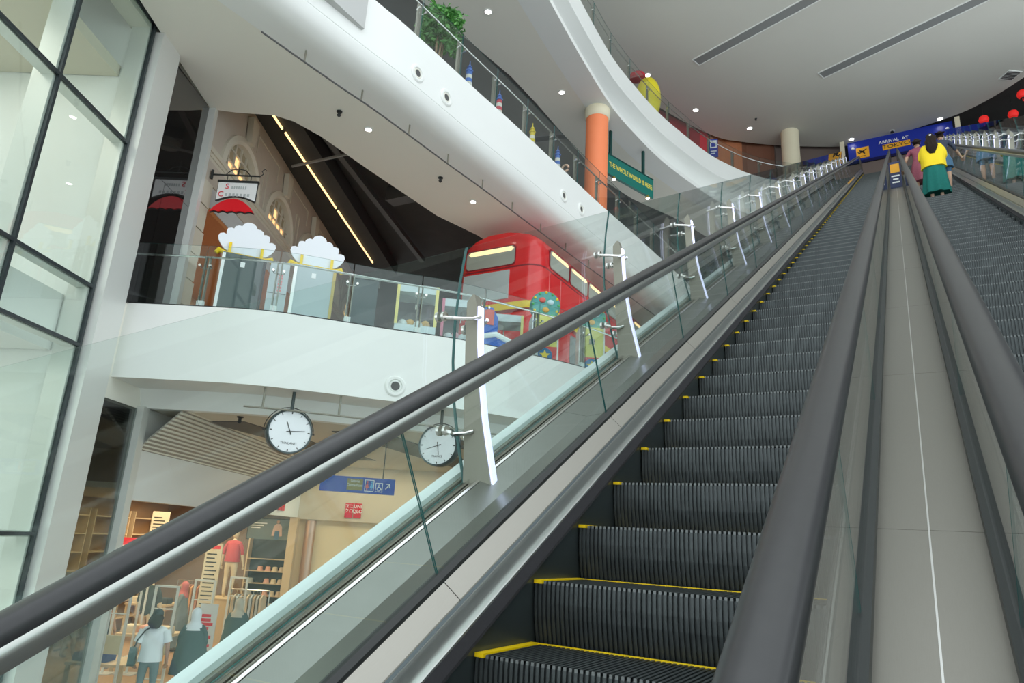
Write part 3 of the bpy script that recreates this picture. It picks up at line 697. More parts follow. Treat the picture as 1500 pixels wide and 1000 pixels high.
def balustrade(mir, label):
    sgn = -1 if mir else 1
    fx = (lambda X: X) if not mir else (lambda X: 2 * XM - X)
    root = thing('glass_balustrade', label, 'balustrade', (fx(-2.1), FY0, zdeck(FY0))); L = Vector(root.location)
    def put(mb, nm, m, smooth=False, lab=None):
        o = mb.build(nm, m, smooth=smooth); o.parent = root; o.location = -L
        return o
    pr = lambda prof: [(fx(X), nr) for X, nr in prof]
    put(run(MB(), pr([(-2.175, 0.205), (-2.100, 0.200), (-2.100, 0.12), (-2.175, -0.5)])), 'pale_band', TEALB)
    put(run(MB(), pr([(-2.098, 0.176), (-2.070, 0.180), (-2.070, 0.05), (-2.098, 0.05)])), 'glass_channel', STEELD)
    put(run(MB(), pr([(-2.030, 0.182), (-1.995, 0.196), (-1.995, 0.05), (-2.030, 0.05)])), 'channel_rail', CHROME)
    put(run(MB(), pr([(-1.988, 0.178), (-1.965, 0.178), (-1.965, 0.05), (-1.988, 0.05)])), 'channel_rail', STEELD)
    put(run(MB(), pr([(-2.068, 0.150), (-1.99, 0.150), (-1.99, 0.05), (-2.068, 0.05)])), 'channel_floor', BLACK)
    put(run(MB(), pr([(-1.962, 0.188), (-1.940, 0.196), (-1.930, 0.190), (-1.930, 0.05), (-1.962, 0.05)])), 'ledge', CHROME, True)
    u = JO - 3 * JS + 0.3
    while u < UT - 0.5:
        v = min(u + 2 * JS, UT - 0.5)
        put(seg(MB(), pr([(-1.928, 0.186), (-1.780, 0.150), (-1.540, 0.180), (-1.540, 0.02), (-1.928, 0.02)]), u + 0.002, v - 0.002), 'cladding_panel', CLAD)
        u = v
    ys = [-2.6] + [FY0 + FS * k for k in range(NF)] 
    for k in range(len(ys) - 1):
        y0, y1 = ys[k] + 0.006, ys[k + 1] - 0.006; n = 2
        mb = MB(); rings = []
        N = len(GX)
        def col(y, th): return [(fx(X + th), y, zdeck(y) + fr * 1.282 - (0.03 if fr == 0 else 0)) for X, fr in GX]
        a0, a1, b0, b1 = col(y0, -0.005), col(y1, -0.005), col(y0, 0.005), col(y1, 0.005)
        vs = a0 + a1 + b0 + b1; fs = []; ms = []
        for i in range(N - 1):
            fs.append((i, i + 1, N + i + 1, N + i)); ms.append(0)
            fs.append((2 * N + i, 3 * N + i, 3 * N + i + 1, 2 * N + i + 1)); ms.append(0)
            fs.append((i, 2 * N + i, 2 * N + i + 1, i + 1)); ms.append(1)
            fs.append((N + i, N + i + 1, 3 * N + i + 1, 3 * N + i)); ms.append(1)
        fs.append((N - 1, 3 * N - 1, 4 * N - 1, 2 * N - 1)); ms.append(1)
        fs.append((0, N, 3 * N, 2 * N)); ms.append(1)
        mb.v = vs; mb.f = fs; mb.m = ms
        put(mb, 'glass_panel', [GLASS, GEDGE], True)
    body, led, arms = fin_meshes(sgn)
    pb = po_l = None; pa = []
    for k in range(NF):
        y = FY0 + FS * k; loc = Vector((fx(-1.95), y, zdeck(y))) - L
        if pb is None:
            p = body.build('post', STEELD); l = led.build('light_strip', LED); aa = [a.build('glass_arm', CHROME, smooth=True) for a in arms]
            pb, po_l, pa = p, l, aa
        else:
            p = pb.copy(); scene.collection.objects.link(p); l = po_l.copy(); scene.collection.objects.link(l); aa = []
            for a in pa: c = a.copy(); scene.collection.objects.link(c); aa.append(c)
        p.parent = root; p.location = loc
        for c in [l] + aa: c.parent = p; c.location = (0, 0, 0)
    return root
balustrade(False, 'bowed glass balustrade with lit steel fins in front of the red bus')
balustrade(True, 'bowed glass balustrade with lit steel fins below the red lanterns')
# ---------------------------------------------------------------- lamps, ceiling fittings
def face_cam_yaw(x, y): return math.atan2(-x, y)     # yaw that turns a front facing -Y towards the viewer
def downlight(name, loc, r, label, group, m=LAMP):
    t = thing(name, label, 'downlight', loc, 0, group)
    MB().lathe([(r * 1.05, 0.0), (r * 1.35, 0.0), (r * 1.35, -0.012), (r * 1.02, -0.022), (r * 0.95, -0.008)], n=18).build('trim_ring', WHITE, t, True)
    MB().lathe([(0.001, -0.010), (r * 0.98, -0.012), (r * 0.98, -0.002), (0.001, -0.002)], n=18).build('lens', m, t)
    return t
for x, y, lb in ((-9.64, 9.35, 'downlight in the pale soffit above the strip lights'), (-9.41, 13.05, 'downlight in the pale soffit above the bus front')):
    downlight('downlight', (x, y, 8.3), 0.07, lb, 'soffit downlights')
for x, y, lb in ((-10.53, 14.62, 'downlight under the top level balcony near the potted tree'), (-10.27, 19.26, 'downlight under the top level balcony beside the coral column'), (-9.6, 26.26, 'downlight under the top level balcony beyond the green sign')):
    downlight('downlight', (x, y, 15.9), 0.10, lb, 'soffit downlights')
for x, y, lb in ((-10.11, 27.93, 'ceiling downlight above the yellow balloon'), (-8.84, 31.75, 'ceiling downlight above the red panels'), (-6.7, 34.67, 'ceiling downlight beside the cream column'), (-1.96, 38.14, 'ceiling downlight above the aeroplane pictogram'), (2.26, 38.04, 'ceiling downlight above the escalator riders')):
    downlight('downlight', (x, y, ZC), 0.13, lb, 'oval ceiling downlights')
for (x, y, z, lb) in ((-9.75, 8.59, 8.3, 'small dark sprinkler in the pale soffit'), (-9.45, 11.7, 8.3, 'small dark sprinkler in the soffit before the bus'), (-10.4, 13.9, 15.9, 'small dark sprinkler above the potted tree'), (-6.2, 33.9, ZC, 'small dark sprinkler near the cream column'), (0.03, 38.2, ZC, 'dark dome camera in the ceiling over the arrival sign'), (-10.9, 8.3, 1.93, 'small sprinkler in the beige ceiling near the Thailand clock')):
    r = 0.12 if 'dome' in lb else 0.05
    t = thing('ceiling_sprinkler' if r < 0.1 else 'dome_camera', lb, 'sprinkler' if r < 0.1 else 'camera', (x, y, z))
    MB().lathe([(r * 1.2, 0), (r * 1.2, -0.02), (r * 0.5, -0.03)], n=12).build('flange', BLACK if r < 0.1 else WHITE, t)
    MB().lathe([(r * 0.6, -0.03), (r * 0.6, -0.08), (r * 0.9, -0.09), (r * 0.4, -0.13)], n=12).build('head', BLACK, t, True)
v = thing('air_vent', 'square louvred vent in the oval ceiling near the lanterns', 'air vent', (5.1, 35.5, ZC), 0.6); v.scale = (0.8, 0.8, 1)
MB().box(-0.42, 0.42, -0.42, 0.42, -0.03, 0).build('vent_frame', WHITE, v)
for k in range(6): MB().box(-0.36, 0.36, -0.34 + k * 0.12, -0.27 + k * 0.12, -0.05, -0.03).build('slat', DARKGREY, v)
for t_, z_, o_, lb in ((-3.4, 7.3, -1.6, 'warm downlight in the pale room behind the curtain wall, beside the pilaster'), (-5.0, 7.3, -1.4, 'warm downlight in the pale room behind the curtain wall, further along')):
    downlight('downlight', (*wp(t_, o_), z_), 0.10, lb, 'curtain wall room downlights', LAMPW)

# portholes and speaker on the fascias
def porthole(path, dist, z, r, label, name='round_nozzle', flat=False):
    p, tg = path_at(path, dist); yaw = math.atan2(tg.y, tg.x)
    t = thing(name, label, 'air nozzle' if not flat else 'speaker', (p.x, p.y, z), yaw)
    MB().lathe([(r, 0.0), (r * 1.0, -0.012), (r * 0.86, -0.035), (r * 0.66, -0.035), (r * 0.60, -0.012), (r * 0.55, 0.0)], axis='Y', n=28).build('ring', WHITE, t, True)
    MB().lathe([(r * 0.58, -0.003), (r * 0.5, -0.024), (r * 0.42, -0.024), (r * 0.40, -0.006)], axis='Y', n=24).build('inner_ring', SOFFIT if not flat else WHITE, t, True)
    MB().lathe([(r * 0.41, -0.002), (r * 0.41, -0.012 if not flat else -0.03), (0.002, -0.014 if not flat else -0.03)], axis='Y', n=24).build('throat', DARKGREY, t)
    return t
def dist_near(path, x, y):
    best, bd, acc = 0, 1e9, 0.0
    L = path_len(path); n = 600
    for i in range(n + 1):
        p, _ = path_at(path, L * i / n); d = (p - Vector((x, y))).length
        if d < bd: bd, best = d, L * i / n
    return best
for (y, z, lb) in ((9.04, 8.97, 'round air nozzle on the third level fascia below the potted tree'), (9.94, 8.98, 'round air nozzle on the third level fascia below the blue lighthouse'), (14.99, 9.05, 'round air nozzle on the third level fascia near the coral column'), (16.0, 9.1, 'round air nozzle on the third level fascia under the coral column')):
    porthole(L3, dist_near(L3, -8.0, y), z, 0.19, lb)
porthole(L2, dist_near(L2, -8.0, 9.21), 2.52, 0.19, 'round white speaker with dark centre on the second level fascia', 'round_speaker', True)
# grey board on the third level fascia
tag(MB().box(-8.44, -8.22, 4.6, 7.55, 8.95, 9.79).build('grey_board', mat('board_grey', (0.50, 0.51, 0.50), 0.6)), 'light grey board on the third level fascia near the frame top', 'board')

# hanging pipes
def pipe(name, pts, stubs, r, label, m=STEELD):
    t = thing(name, label, 'pipe', pts[0]); L = Vector(pts[0])
    o = MB().tube(pts, r, 8).build('pipe', m, smooth=True); o.parent = t; o.location = -L
    for x, y, z0, z1 in stubs:
        o = MB().tube([(x, y, z0), (x, y, z1)], r * 1.1, 8).build('hanger', STEELD, smooth=True); o.parent = t; o.location = -L
    return t
pp = offset_path(sub_path(L3, 5.0, 22, 30), 0.62)
pipe('hanging_pipe', [(x, y, 8.06) for x, y in pp], [(*path_at(pp, d)[0], 8.06, 8.31) for d in (0.9, 2.25, 3.6, 4.9, 6.2, 7.5, 8.9, 10.3, 11.7)], 0.016, 'thin dark pipe hung under the third level soffit', DARKGREY)
pp = sub_path(offset_path(L2, 0.10), dist_near(L2, -9.56, 7.18), dist_near(L2, -5.5, 14.4), 30)
pipe('hanging_pipe', [(x, y, 1.9) for x, y in pp], [(*path_at(pp, d)[0], 1.9, 2.26) for d in (0.3, 1.55, 2.8, 4.05, 5.3, 6.6)], 0.017, 'thin steel pipe hung under the second level fascia behind the clocks')

# clocks
def clock(loc, yaw, name, hour, minute, label):
    t = thing('hanging_clock', label, 'clock', loc, yaw, 'round clocks hung below the second level')
    r = 0.37
    MB().lathe([(r * 0.93, -0.10), (r, -0.11), (r * 1.03, -0.08), (r * 1.03, 0.08), (r, 0.11), (r * 0.93, 0.10)], axis='Y', n=40, cap=False).build('case', mat('clock_case', (0.05, 0.07, 0.075), 0.35, 0.4), t, True)
    for s in (-1, 1):
        f = MB().lathe([(0.001, s * 0.088), (r * 0.95, s * 0.088), (r * 0.95, s * 0.08), (0.001, s * 0.08)], axis='Y', n=40).build('dial', mat('dial_white', (0.86, 0.88, 0.92), 0.4), t)
        if s > 0: continue
        for k in range(12):
            a = k * math.pi / 6; d = Vector((math.sin(a), 0, math.cos(a))); e = Vector((math.cos(a), 0, -math.sin(a))) * (0.006 if k % 3 else 0.009)
            p0, p1 = d * r * 0.80, d * r * 0.90
            MB().hexa([tuple(q + Vector((0, y, 0))) for y in (-0.092, -0.089) for q in (p0 - e, p0 + e, p1 + e, p1 - e)]).build('hour_mark', TEXTK, f)
        for L_, a, w in ((0.17, (hour % 12 + minute / 60) * math.pi / 6, 0.009), (0.25, minute * math.pi / 30, 0.006)):
            d = Vector((math.sin(a), 0, math.cos(a))); e = Vector((math.cos(a), 0, -math.sin(a))) * w
            MB().hexa([tuple(q + Vector((0, y, 0))) for y in (-0.098, -0.093) for q in (-d * 0.06 - e, -d * 0.06 + e, d * L_ + e * 0.5, d * L_ - e * 0.5)]).build('hand', TEXTK, f)
        text('lettering', name, 0.055, TEXTK, f, (0, -0.090, -0.20), (math.pi / 2, 0, 0), 0.001)
    MB().tube([(0, 0, r), (0, 0, 0.80)], 0.028, 10).build('rod', mat('clock_rod', (0.04, 0.06, 0.06), 0.4), t, True)
    rr = r * 1.12
    MB().tube([(rr * math.cos(math.radians(a)), 0.0, rr * math.sin(math.radians(a))) for a in range(0, 181, 12)], 0.008, 6).build('hoop', BLACK, t, True)
    MB().tube([(-rr - 0.02, 0, 0), (-r, 0, 0)], 0.012, 6).build('pivot', BLACK, t); MB().tube([(rr + 0.02, 0, 0), (r, 0, 0)], 0.012, 6).build('pivot', BLACK, t)
    return t
clock((-9.28, 8.07, 1.56), face_cam_yaw(-8.98, 7.81) + 0.20, 'THAILAND', 11, 14, 'round white hanging clock marked Thailand in a dark case')
clock((-7.67, 10.19, 1.59), face_cam_yaw(-7.37, 9.79) - 0.38, 'FRANCE', 5, 42, 'round white hanging clock marked France in a dark case')

# columns
def column(x, y, r, z0, z1, m, cap, label):
    t = thing('round_column', label, 'column', (x, y, z0))
    MB().lathe([(r, 0), (r, z1 - z0)], n=36).build('shaft', m, t, True)
    if cap is not m: MB().lathe([(r * 1.02, z1 - z0 - 0.42), (r * 1.13, z1 - z0 - 0.36), (r * 1.15, z1 - z0 - 0.05), (r * 1.1, z1 - z0)], n=36).build('capital', cap, t, True)
column(-9.55, 20.85, 0.42, Z3, 15.9, CORAL, CREAM, 'coral orange round column with cream capital on the third level')
column(-4.85, 36.0, 0.47, Z4, ZC, CREAM, CREAM, 'plain cream round column beside the escalator top')

# ---------------------------------------------------------------- third level things
t = thing('hanging_sign', 'long dark green hanging sign with gold lettering on the third level', 'sign', (-9.3, 23.4, 14.35), math.atan2(24.75 - 22.1, -8.85 + 9.72))
MB().box(-1.55, 1.55, -0.06, 0.06, -0.42, 0.42).build('board', GREENS, t)
MB().box(-1.55, 1.55, -0.075, 0.075, 0.42, 0.47).build('top_edge', mat('green_dark', (0.0, 0.05, 0.045), 0.4), t)
for x in (-1.1, 0.95): MB().box(x - 0.05, x + 0.05, -0.05, 0.05, 0.47, 1.55).build('hanger', mat('green_dark', (0, 0.05, 0.045)), t)
text('lettering', 'THE WHOLE WORLD IS HERE', 0.29, TEXTY, t, (0.12, -0.066, 0.02), (math.pi / 2, 0, 0), 0.003, bold=True, sx=0.70)
for x in (-1.0, 1.1):
    s = MB().lathe([(0.03, -0.45), (0.10, -0.58), (0.10, -0.60), (0.001, -0.60)], c=(x, -0.12, 0), n=12).build('spot_lamp', mat('brass', (0.5, 0.35, 0.1), 0.3, 0.8), t, True)
    MB().ball((x, -0.12, -0.60), 0.07, 0.07, 0.04, 10, 6).build('lens', LAMP, s)
def leaf_cloud(c, rx, ry, rz, n, size, m, name, parent):
    mb = MB()
    for i in range(n):
        u = random.random() * 2 * math.pi; w = math.acos(2 * random.random() - 1); q = (0.45 + 0.55 * random.random())
        k = 1 + 0.22 * math.sin(3 * u) * math.sin(2 * w)
        p = Vector((c[0] + rx * q * k * math.sin(w) * math.cos(u), c[1] + ry * q * k * math.sin(w) * math.sin(u), c[2] + rz * q * math.cos(w)))
        d = Vector((random.gauss(0, 1), random.gauss(0, 1), random.gauss(-0.3, 0.7))).normalized(); e = d.cross(Vector((random.gauss(0, 1), random.gauss(0, 1), random.gauss(0, 1)))).normalized()
        s = size * (0.7 + 0.6 * random.random())
        nn = d.cross(e) * s * 0.12
        mb.add([p, p + d * s * 0.5 + e * s * 0.26 + nn, p + d * s, p + d * s * 0.5 - e * s * 0.26 + nn], [(0, 1, 2), (0, 2, 3)], random.randint(0, 1))
    o = mb.build(name, m, parent); o['kind'] = 'stuff'
    return o
pt = thing('potted_tree', 'bushy green potted tree behind the third level railing', 'potted plant', (-8.78, 10.38, Z3))
LEAF = mat('leaf_green', (0.05, 0.20, 0.035), 0.5); LEAF2 = mat('leaf_light', (0.10, 0.30, 0.06), 0.5)
leaf_cloud((0, 0, 1.60), 0.54, 0.54, 0.52, 1300, 0.15, [LEAF, LEAF2], 'foliage', pt)
leaf_cloud((0.32, 0.1, 1.0), 0.22, 0.22, 0.22, 130, 0.13, [LEAF, LEAF2], 'low_foliage', pt)
MB().lathe([(0.20, 0), (0.26, 0.05), (0.30, 0.34), (0.33, 0.36), (0.33, 0.40), (0.28, 0.40), (0.27, 0.35), (0.001, 0.35)], n=24).build('pot', mat('pale_pot', (0.40, 0.48, 0.50), 0.4), pt, True)
for k in range(5):
    a = k * 1.26; MB().tube([(0.05 * math.cos(a), 0.05 * math.sin(a), 0.33), (0.07 * math.cos(a + 0.6), 0.07 * math.sin(a + 0.6), 0.8), (0.10 * math.cos(a + 1.0), 0.10 * math.sin(a + 1.0), 1.25)], [0.03, 0.025, 0.015], 7).build('trunk', mat('bark', (0.28, 0.20, 0.12), 0.8), pt, True)
CREAMW = mat('lighthouse_white', (0.75, 0.72, 0.65), 0.5)
def lighthouse(x, y, c, label, nb=7, ring=False):
    t = thing('toy_lighthouse', label, 'ornament', (x, y, Z3), 0, 'small striped lighthouses along the third level railing')
    h = 0.72; cols = {'blue': mat('lh_blue', (0.05, 0.16, 0.55), 0.5), 'red': mat('lh_red', (0.62, 0.04, 0.07), 0.5), 'yellow': mat('lh_yellow', (0.75, 0.58, 0.03), 0.5)}
    for k in range(nb):
        r0, r1 = 0.115 - 0.05 * k / nb, 0.115 - 0.05 * (k + 1) / nb
        MB().lathe([(r0, h * k / nb), (r1, h * (k + 1) / nb)], n=16).build('band', cols[c] if k % 2 == 0 else CREAMW, t, True)
    MB().lathe([(0.09, h), (0.09, h + 0.03), (0.045, h + 0.03), (0.045, h + 0.10), (0.07, h + 0.11), (0.015, h + 0.19), (0.008, h + 0.30)], n=14).build('lantern_top', cols['blue'] if c != 'yellow' else cols['yellow'], t, True)
    if ring: MB().tube([(0.28 + 0.10 * math.cos(a * 0.524), -0.05, 0.22 + 0.10 * math.sin(a * 0.524)) for a in range(12)], 0.03, 8).build('life_ring', mat('ring_tan', (0.55, 0.38, 0.28), 0.6), t, True)
for x, y, c, lb, rg in ((-8.40, 11.10, 'blue', 'blue and white striped toy lighthouse beside the potted tree', 0), (-8.34, 12.35, 'red', 'red and white striped toy lighthouse at the third level railing', 0), (-8.28, 13.95, 'yellow', 'yellow and white striped toy lighthouse at the third level railing', 0), (-8.18, 15.25, 'blue', 'blue and white striped toy lighthouse with a tan life ring', 1)):
    lighthouse(x, y, c, lb, ring=bool(rg))

# ---------------------------------------------------------------- top level things
b = thing('balloon', 'big yellow inflated balloon behind the top level railing', 'balloon', (-9.32, 25.75, Z4))
MB().ball((0, 0, 1.25), 0.58, 0.58, 1.12, 24, 14).build('body', mat('balloon_yellow', (0.85, 0.72, 0.02), 0.35), b, True)
MB().lathe([(0.30, 0.0), (0.34, 0.05), (0.25, 0.18)], n=18).build('base_ring', mat('balloon_yellow', (0.85, 0.72, 0.02)), b, True)
MB().lathe([(0.26, 2.30), (0.36, 2.34), (0.36, 2.52), (0.22, 2.58)], c=(-0.42, -0.2, 0), n=18).build('red_cap', mat('cap_red', (0.5, 0.02, 0.04), 0.5), b, True)
k = thing('info_kiosk', 'dark blue upright information sign with white pictogram on the top level', 'sign', (-7.75, 30.9, Z4), face_cam_yaw(-7.75, 30.9)); k.scale = (0.72, 0.72, 0.84)
MB().box(-0.09, 0.09, -0.05, 0.05, 0, 0.9).build('stand', STEELD, k)
MB().box(-0.30, 0.30, -0.06, 0.06, 0.85, 2.05).build('board', BLUESIGN, k)
MB().box(-0.22, 0.22, -0.068, -0.06, 1.45, 1.95).build('pictogram', TEXTW, k)
MB().box(-0.15, 0.15, -0.072, -0.068, 1.52, 1.80).build('pictogram_inset', BLUESIGN, k)
MB().box(-0.2, 0.2, -0.068, -0.06, 1.20, 1.27).build('white_strip', TEXTW, k); MB().box(-0.2, 0.1, -0.068, -0.06, 1.05, 1.11).build('white_strip', TEXTW, k)
bb = thing('blue_board', 'blue notice board beside the cream column', 'notice board', (-6.15, 36.25, Z4), 0.3)
MB().box(-0.45, 0.45, -0.05, 0.05, 0.3, 1.9).build('board', BLUESIGN, bb); MB().box(-0.5, 0.5, -0.2, 0.2, 0, 0.3).build('foot', DARKGREY, bb)
RP = mat('red_panel', (0.45, 0.015, 0.03), 0.45, noise=(0.20, 0.02, 0.03), nscale=2)
RPB = mat('bright_red_panel', (0.75, 0.01, 0.04), 0.4)
def panel(name, a, b_, z0, z1, m, label, cat, th=0.12):
    a, b_ = Vector(a), Vector(b_); d = (b_ - a).normalized(); n = Vector((-d.y, d.x)) * th
    q = [a, b_, b_ + n, a + n]
    return tag(MB().hexa([(*p, z0) for p in q] + [(*p, z1) for p in q]).build(name, m), label, cat)
tag(sweep_plan(MB(), smooth_path([(-12.3, 27.4), (-11.3, 29.8), (-10.4, 31.9), (-9.3, 34.1)], 3), [(0, Z4), (0.12, Z4), (0.12, ZC + 0.3), (0, ZC + 0.3)]).build('red_wall_panel', RP), 'dark red patterned wall panel on the top level', 'wall panel')
panel('red_wall_panel', (-9.3, 34.1), (-9.0, 34.65), Z4, ZC + 0.3, RPB, 'narrow bright red wall panel on the top level', 'wall panel')
mw = [Vector(p) for p in smooth_path([(-8.97, 34.72), (-8.2, 35.55), (-7.2, 36.35), (-5.9, 37.25)], 4)]; mural = MB()
for k_ in range(len(mw) - 1):
    a, b_ = mw[k_], mw[k_ + 1]; w_ = lambda i: Vector((0.75, -0.66)) * 0.10 * math.sin(i * 1.3)
    a, b_ = a + w_(k_), b_ + w_(k_ + 1); n_ = Vector((-0.8, 0.58)) * 0.15
    mural.hexa([(*p, Z4) for p in (a, b_, b_ + n_, a + n_)] + [(*p, ZC + 0.3) for p in (a, b_, b_ + n_, a + n_)], 0 if k_ < 7 else 1)
tag(mural.build('mural_wall', [mat('mural_orange', (0.62, 0.24, 0.10), 0.6, noise=(0.34, 0.12, 0.06), nscale=1.2), mat('mural_brown', (0.20, 0.08, 0.045), 0.6)]), 'rippled orange and brown mural wall on the top level', 'mural')

# arrival sign over the escalator landing
a_ = thing('arrival_sign', 'wide dark blue overhead sign reading arrival at Tokyo', 'sign', (0.2, 38.5, 21.3), 0.0)
MB().box(-2.4, 2.6, 0, 0.3, 0, 1.21).build('board', BLUESIGN, a_)
MB().box(-2.0, -1.36, -0.02, 0, 0.10, 0.76).build('pictogram_plate', ORANGE, a_)
pl_ = MB(); 
for poly in ([(-1.88, 0.36), (-1.50, 0.56), (-1.46, 0.61), (-1.52, 0.62), (-1.90, 0.42)], [(-1.76, 0.43), (-1.62, 0.50), (-1.80, 0.60), (-1.86, 0.59)], [(-1.70, 0.44), (-1.60, 0.50), (-1.56, 0.34), (-1.61, 0.32)], [(-1.88, 0.40), (-1.84, 0.42), (-1.90, 0.52), (-1.94, 0.51)]):
    n = len(poly); pl_.loft([[(x, y, z) for x, z in poly] for y in (-0.03, -0.02)])
pl_.box(-1.80, -1.55, -0.03, -0.02, 0.20, 0.23)
pl_.build('aeroplane', TEXTK, a_)
text('lettering', 'ARRIVAL  AT', 0.25, TEXTW, a_, (-0.15, -0.012, 0.80), (math.pi / 2, 0, 0), 0.006, bold=True)
MB().box(-0.70, 0.62, -0.02, 0, 0.30, 0.63).build('name_plate', ORANGE, a_)
text('lettering', 'TOKYO', 0.30, TEXTK, a_, (-0.04, -0.03, 0.465), (math.pi / 2, 0, 0), 0.006, sx=1.25)
for x in (-2.15, 2.35): MB().lathe([(0.001, -0.06), (0.07, -0.05), (0.09, 0)], c=(x, 0, 0.8), axis='Y', n=12).build('badge', TEXTW, a_, True)
for x, lb in ((-2.45, 'slim cream post at the aeroplane end of the arrival sign'), (3.0, 'slim cream post of the arrival sign beside the lanterns')):
    p_ = thing('sign_post', lb, 'post', (x, 38.2, Z4)); MB().box(-0.11, 0.11, -0.11, 0.11, 0, 4.25).build('shaft', CREAM, p_); MB().box(-0.16, 0.16, -0.16, 0.16, 0, 0.12).build('base_plate', STEELD, p_)
struct(MB().box(-2.35, 2.9, 38.9, 39.1, Z4, 21.3).build('wall_landing', mat('landing_brown', (0.20, 0.15, 0.13), 0.6)), 'brown wall below the arrival sign')
LRED = mat('lantern_red', (0.7, 0.02, 0.02), 0.6, emit=(1.0, 0.03, 0.02), estr=0.22)
def lantern(x, y, z, label):
    t = thing('paper_lantern', label, 'lantern', (x, y, z), 0, 'red paper lanterns under the black ceiling')
    MB().lathe([(0.10, -0.20), (0.18, -0.15), (0.23, 0.0), (0.18, 0.15), (0.10, 0.20)], n=16).build('shade', LRED, t, True)
    for h in (-0.23, 0.20): MB().lathe([(0.10, h), (0.10, h + 0.03)], n=12).build('collar', TEXTK, t)
    MB().tube([(0, 0, 0.22), (0, 0, ZC + 0.3 - z)], 0.01, 5).build('cord', BLACK, t)
    MB().tube([(0, 0, -0.22), (0, 0, -0.38)], 0.02, 6).build('tassel', LRED, t)
lantern(5.62, 36.77, 22.10, 'red paper lantern hanging highest, near the square vent')
lantern(4.08, 37.8, 21.76, 'red paper lantern peeking over the far balustrade, nearer the arrival sign')
lantern(5.26, 37.6, 21.6, 'red paper lantern peeking over the far balustrade, between the other two lanterns')

# ---------------------------------------------------------------- second level things
# red double-decker
bus = thing('double_decker_bus', 'red double-decker bus with yellow stripe and lit upper windows', 'bus', (-9.35, 14.25, Z2), 0.02)
BW, BL, BH = 1.27, 8.4, 4.33
def rrect(w, l, r, z, n=6, inset=0.0):
    pts = []
    for cx, cy, a0 in ((w - r, l - r, 0), (-w + r, l - r, 90), (-w + r, r, 180), (w - r, r, 270)):
        for i in range(n + 1):
            a = math.radians(a0 + 90 * i / n); pts.append((cx + (r - inset) * math.cos(a), cy + (r - inset) * math.sin(a), z))
    return pts
mb = MB(); mb.loft([rrect(BW, BL, 0.42, z) for z in (0.35, 2.05)]); mb.build('lower_body', RED, bus, True)
mb = MB(); mb.loft([rrect(BW, BL, 0.42, 2.05, inset=-0.004), rrect(BW, BL, 0.42, 2.10, inset=-0.012), rrect(BW, BL, 0.42, 2.14, inset=-0.012)]); mb.build('stripe_edge', mat('bus_maroon', (0.25, 0.01, 0.02), 0.4), bus, True)
mb = MB(); mb.loft([rrect(BW, BL, 0.42, z, inset=-0.008) for z in (2.12, 2.34)]); mb.build('yellow_stripe', BUSY, bus, True)
mb = MB(); mb.loft([rrect(BW, BL, 0.42, z) for z in (2.34, 3.30)]); mb.build('middle_body', RED, bus, True)
mb = MB(); mb.loft([rrect(BW, BL, 0.42, 3.30, inset=-0.006), rrect(BW, BL, 0.42, 3.34, inset=-0.006)]); mb.build('belt_seam', mat('bus_maroon', (0.25, 0.01, 0.02)), bus, True)
mb = MB(); mb.loft([rrect(BW, BL, 0.42, 3.34), rrect(BW - 0.03, BL, 0.42, 3.85), rrect(BW - 0.10, BL - 0.04, 0.42, 4.08), rrect(BW - 0.28, BL - 0.15, 0.45, 4.24), rrect(BW - 0.55, BL - 0.3, 0.5, 4.33)]); mb.build('upper_body', RED, bus, True)
PANE = mat('bus_pane', (0.42, 0.43, 0.38), 0.25); PANEL = mat('pane_glow', (0.8, 0.6, 0.3), 0.4, emit=(1.0, 0.74, 0.38), estr=0.8)
def bwin(mb_, front, a, b_, z0, z1, d, out):
    c = 0.07
    poly = [(a + c, z0), (b_ - c, z0), (b_, z0 + c), (b_, z1 - c), (b_ - c, z1), (a + c, z1), (a, z1 - c), (a, z0 + c)]
    f = (lambda x, z, o: (x, -o + 0.0, z)) if front else (lambda y, z, o: (BW + o, y, z))
    return mb_.loft([[f(p, z, o) for p, z in poly] for o in (d, out)])
for nm, front, a, b_, z0, z1 in (('front_window', True, -0.95, 0.55, 3.40, 3.92),):
    w = bwin(MB(), front, a - 0.03, b_ + 0.03, z0 - 0.03, z1 + 0.03, -0.1, 0.012).build('window_frame', mat('bus_maroon', (0.25, 0.01, 0.02)), bus)
    bwin(MB(), front, a, b_, z0, z1, -0.05, 0.018).build('pane', PANE, w); bwin(MB(), front, a + 0.06, b_ - 0.03, z1 - 0.14, z1 - 0.01, 0.0, 0.022).build('pane_light', PANEL, w)
for i in range(6):
    a = 0.62 + i * 1.28; b_ = a + 1.16
    w = bwin(MB(), False, a - 0.03, b_ + 0.03, 3.42 - 0.03, 3.92 + 0.03, -0.1, 0.010).build('window_frame', mat('bus_maroon', (0.25, 0.01, 0.02)), bus)
    bwin(MB(), False, a, b_, 3.42, 3.92, -0.05, 0.016).build('pane', PANE, w); bwin(MB(), False, a + 0.05, b_ - 0.05, 3.80, 3.90, 0.0, 0.020).build('pane_light', PANEL, w)
MB().box(-1.0, 0.42, -0.03, 0.02, 2.45, 3.24).build('blank_panel', mat('panel_grey', (0.50, 0.55, 0.56), 0.5), bus)
MB().box(-0.85, 0.15, -0.02, 0.02, 1.05, 1.95).build('windscreen', mat('screen_grey', (0.28, 0.28, 0.28), 0.3), bus)
MB().box(-1.28, 0.9, -0.05, 0.03, 0.55, 0.66).build('bumper', WHITE, bus)
for y in (0.62, 1.3, 2.55): MB().box(BW - 0.01, BW + 0.012, y, y + 0.02, 0.4, 3.3).build('panel_seam', mat('bus_bright', (0.85, 0.25, 0.25), 0.3), bus)
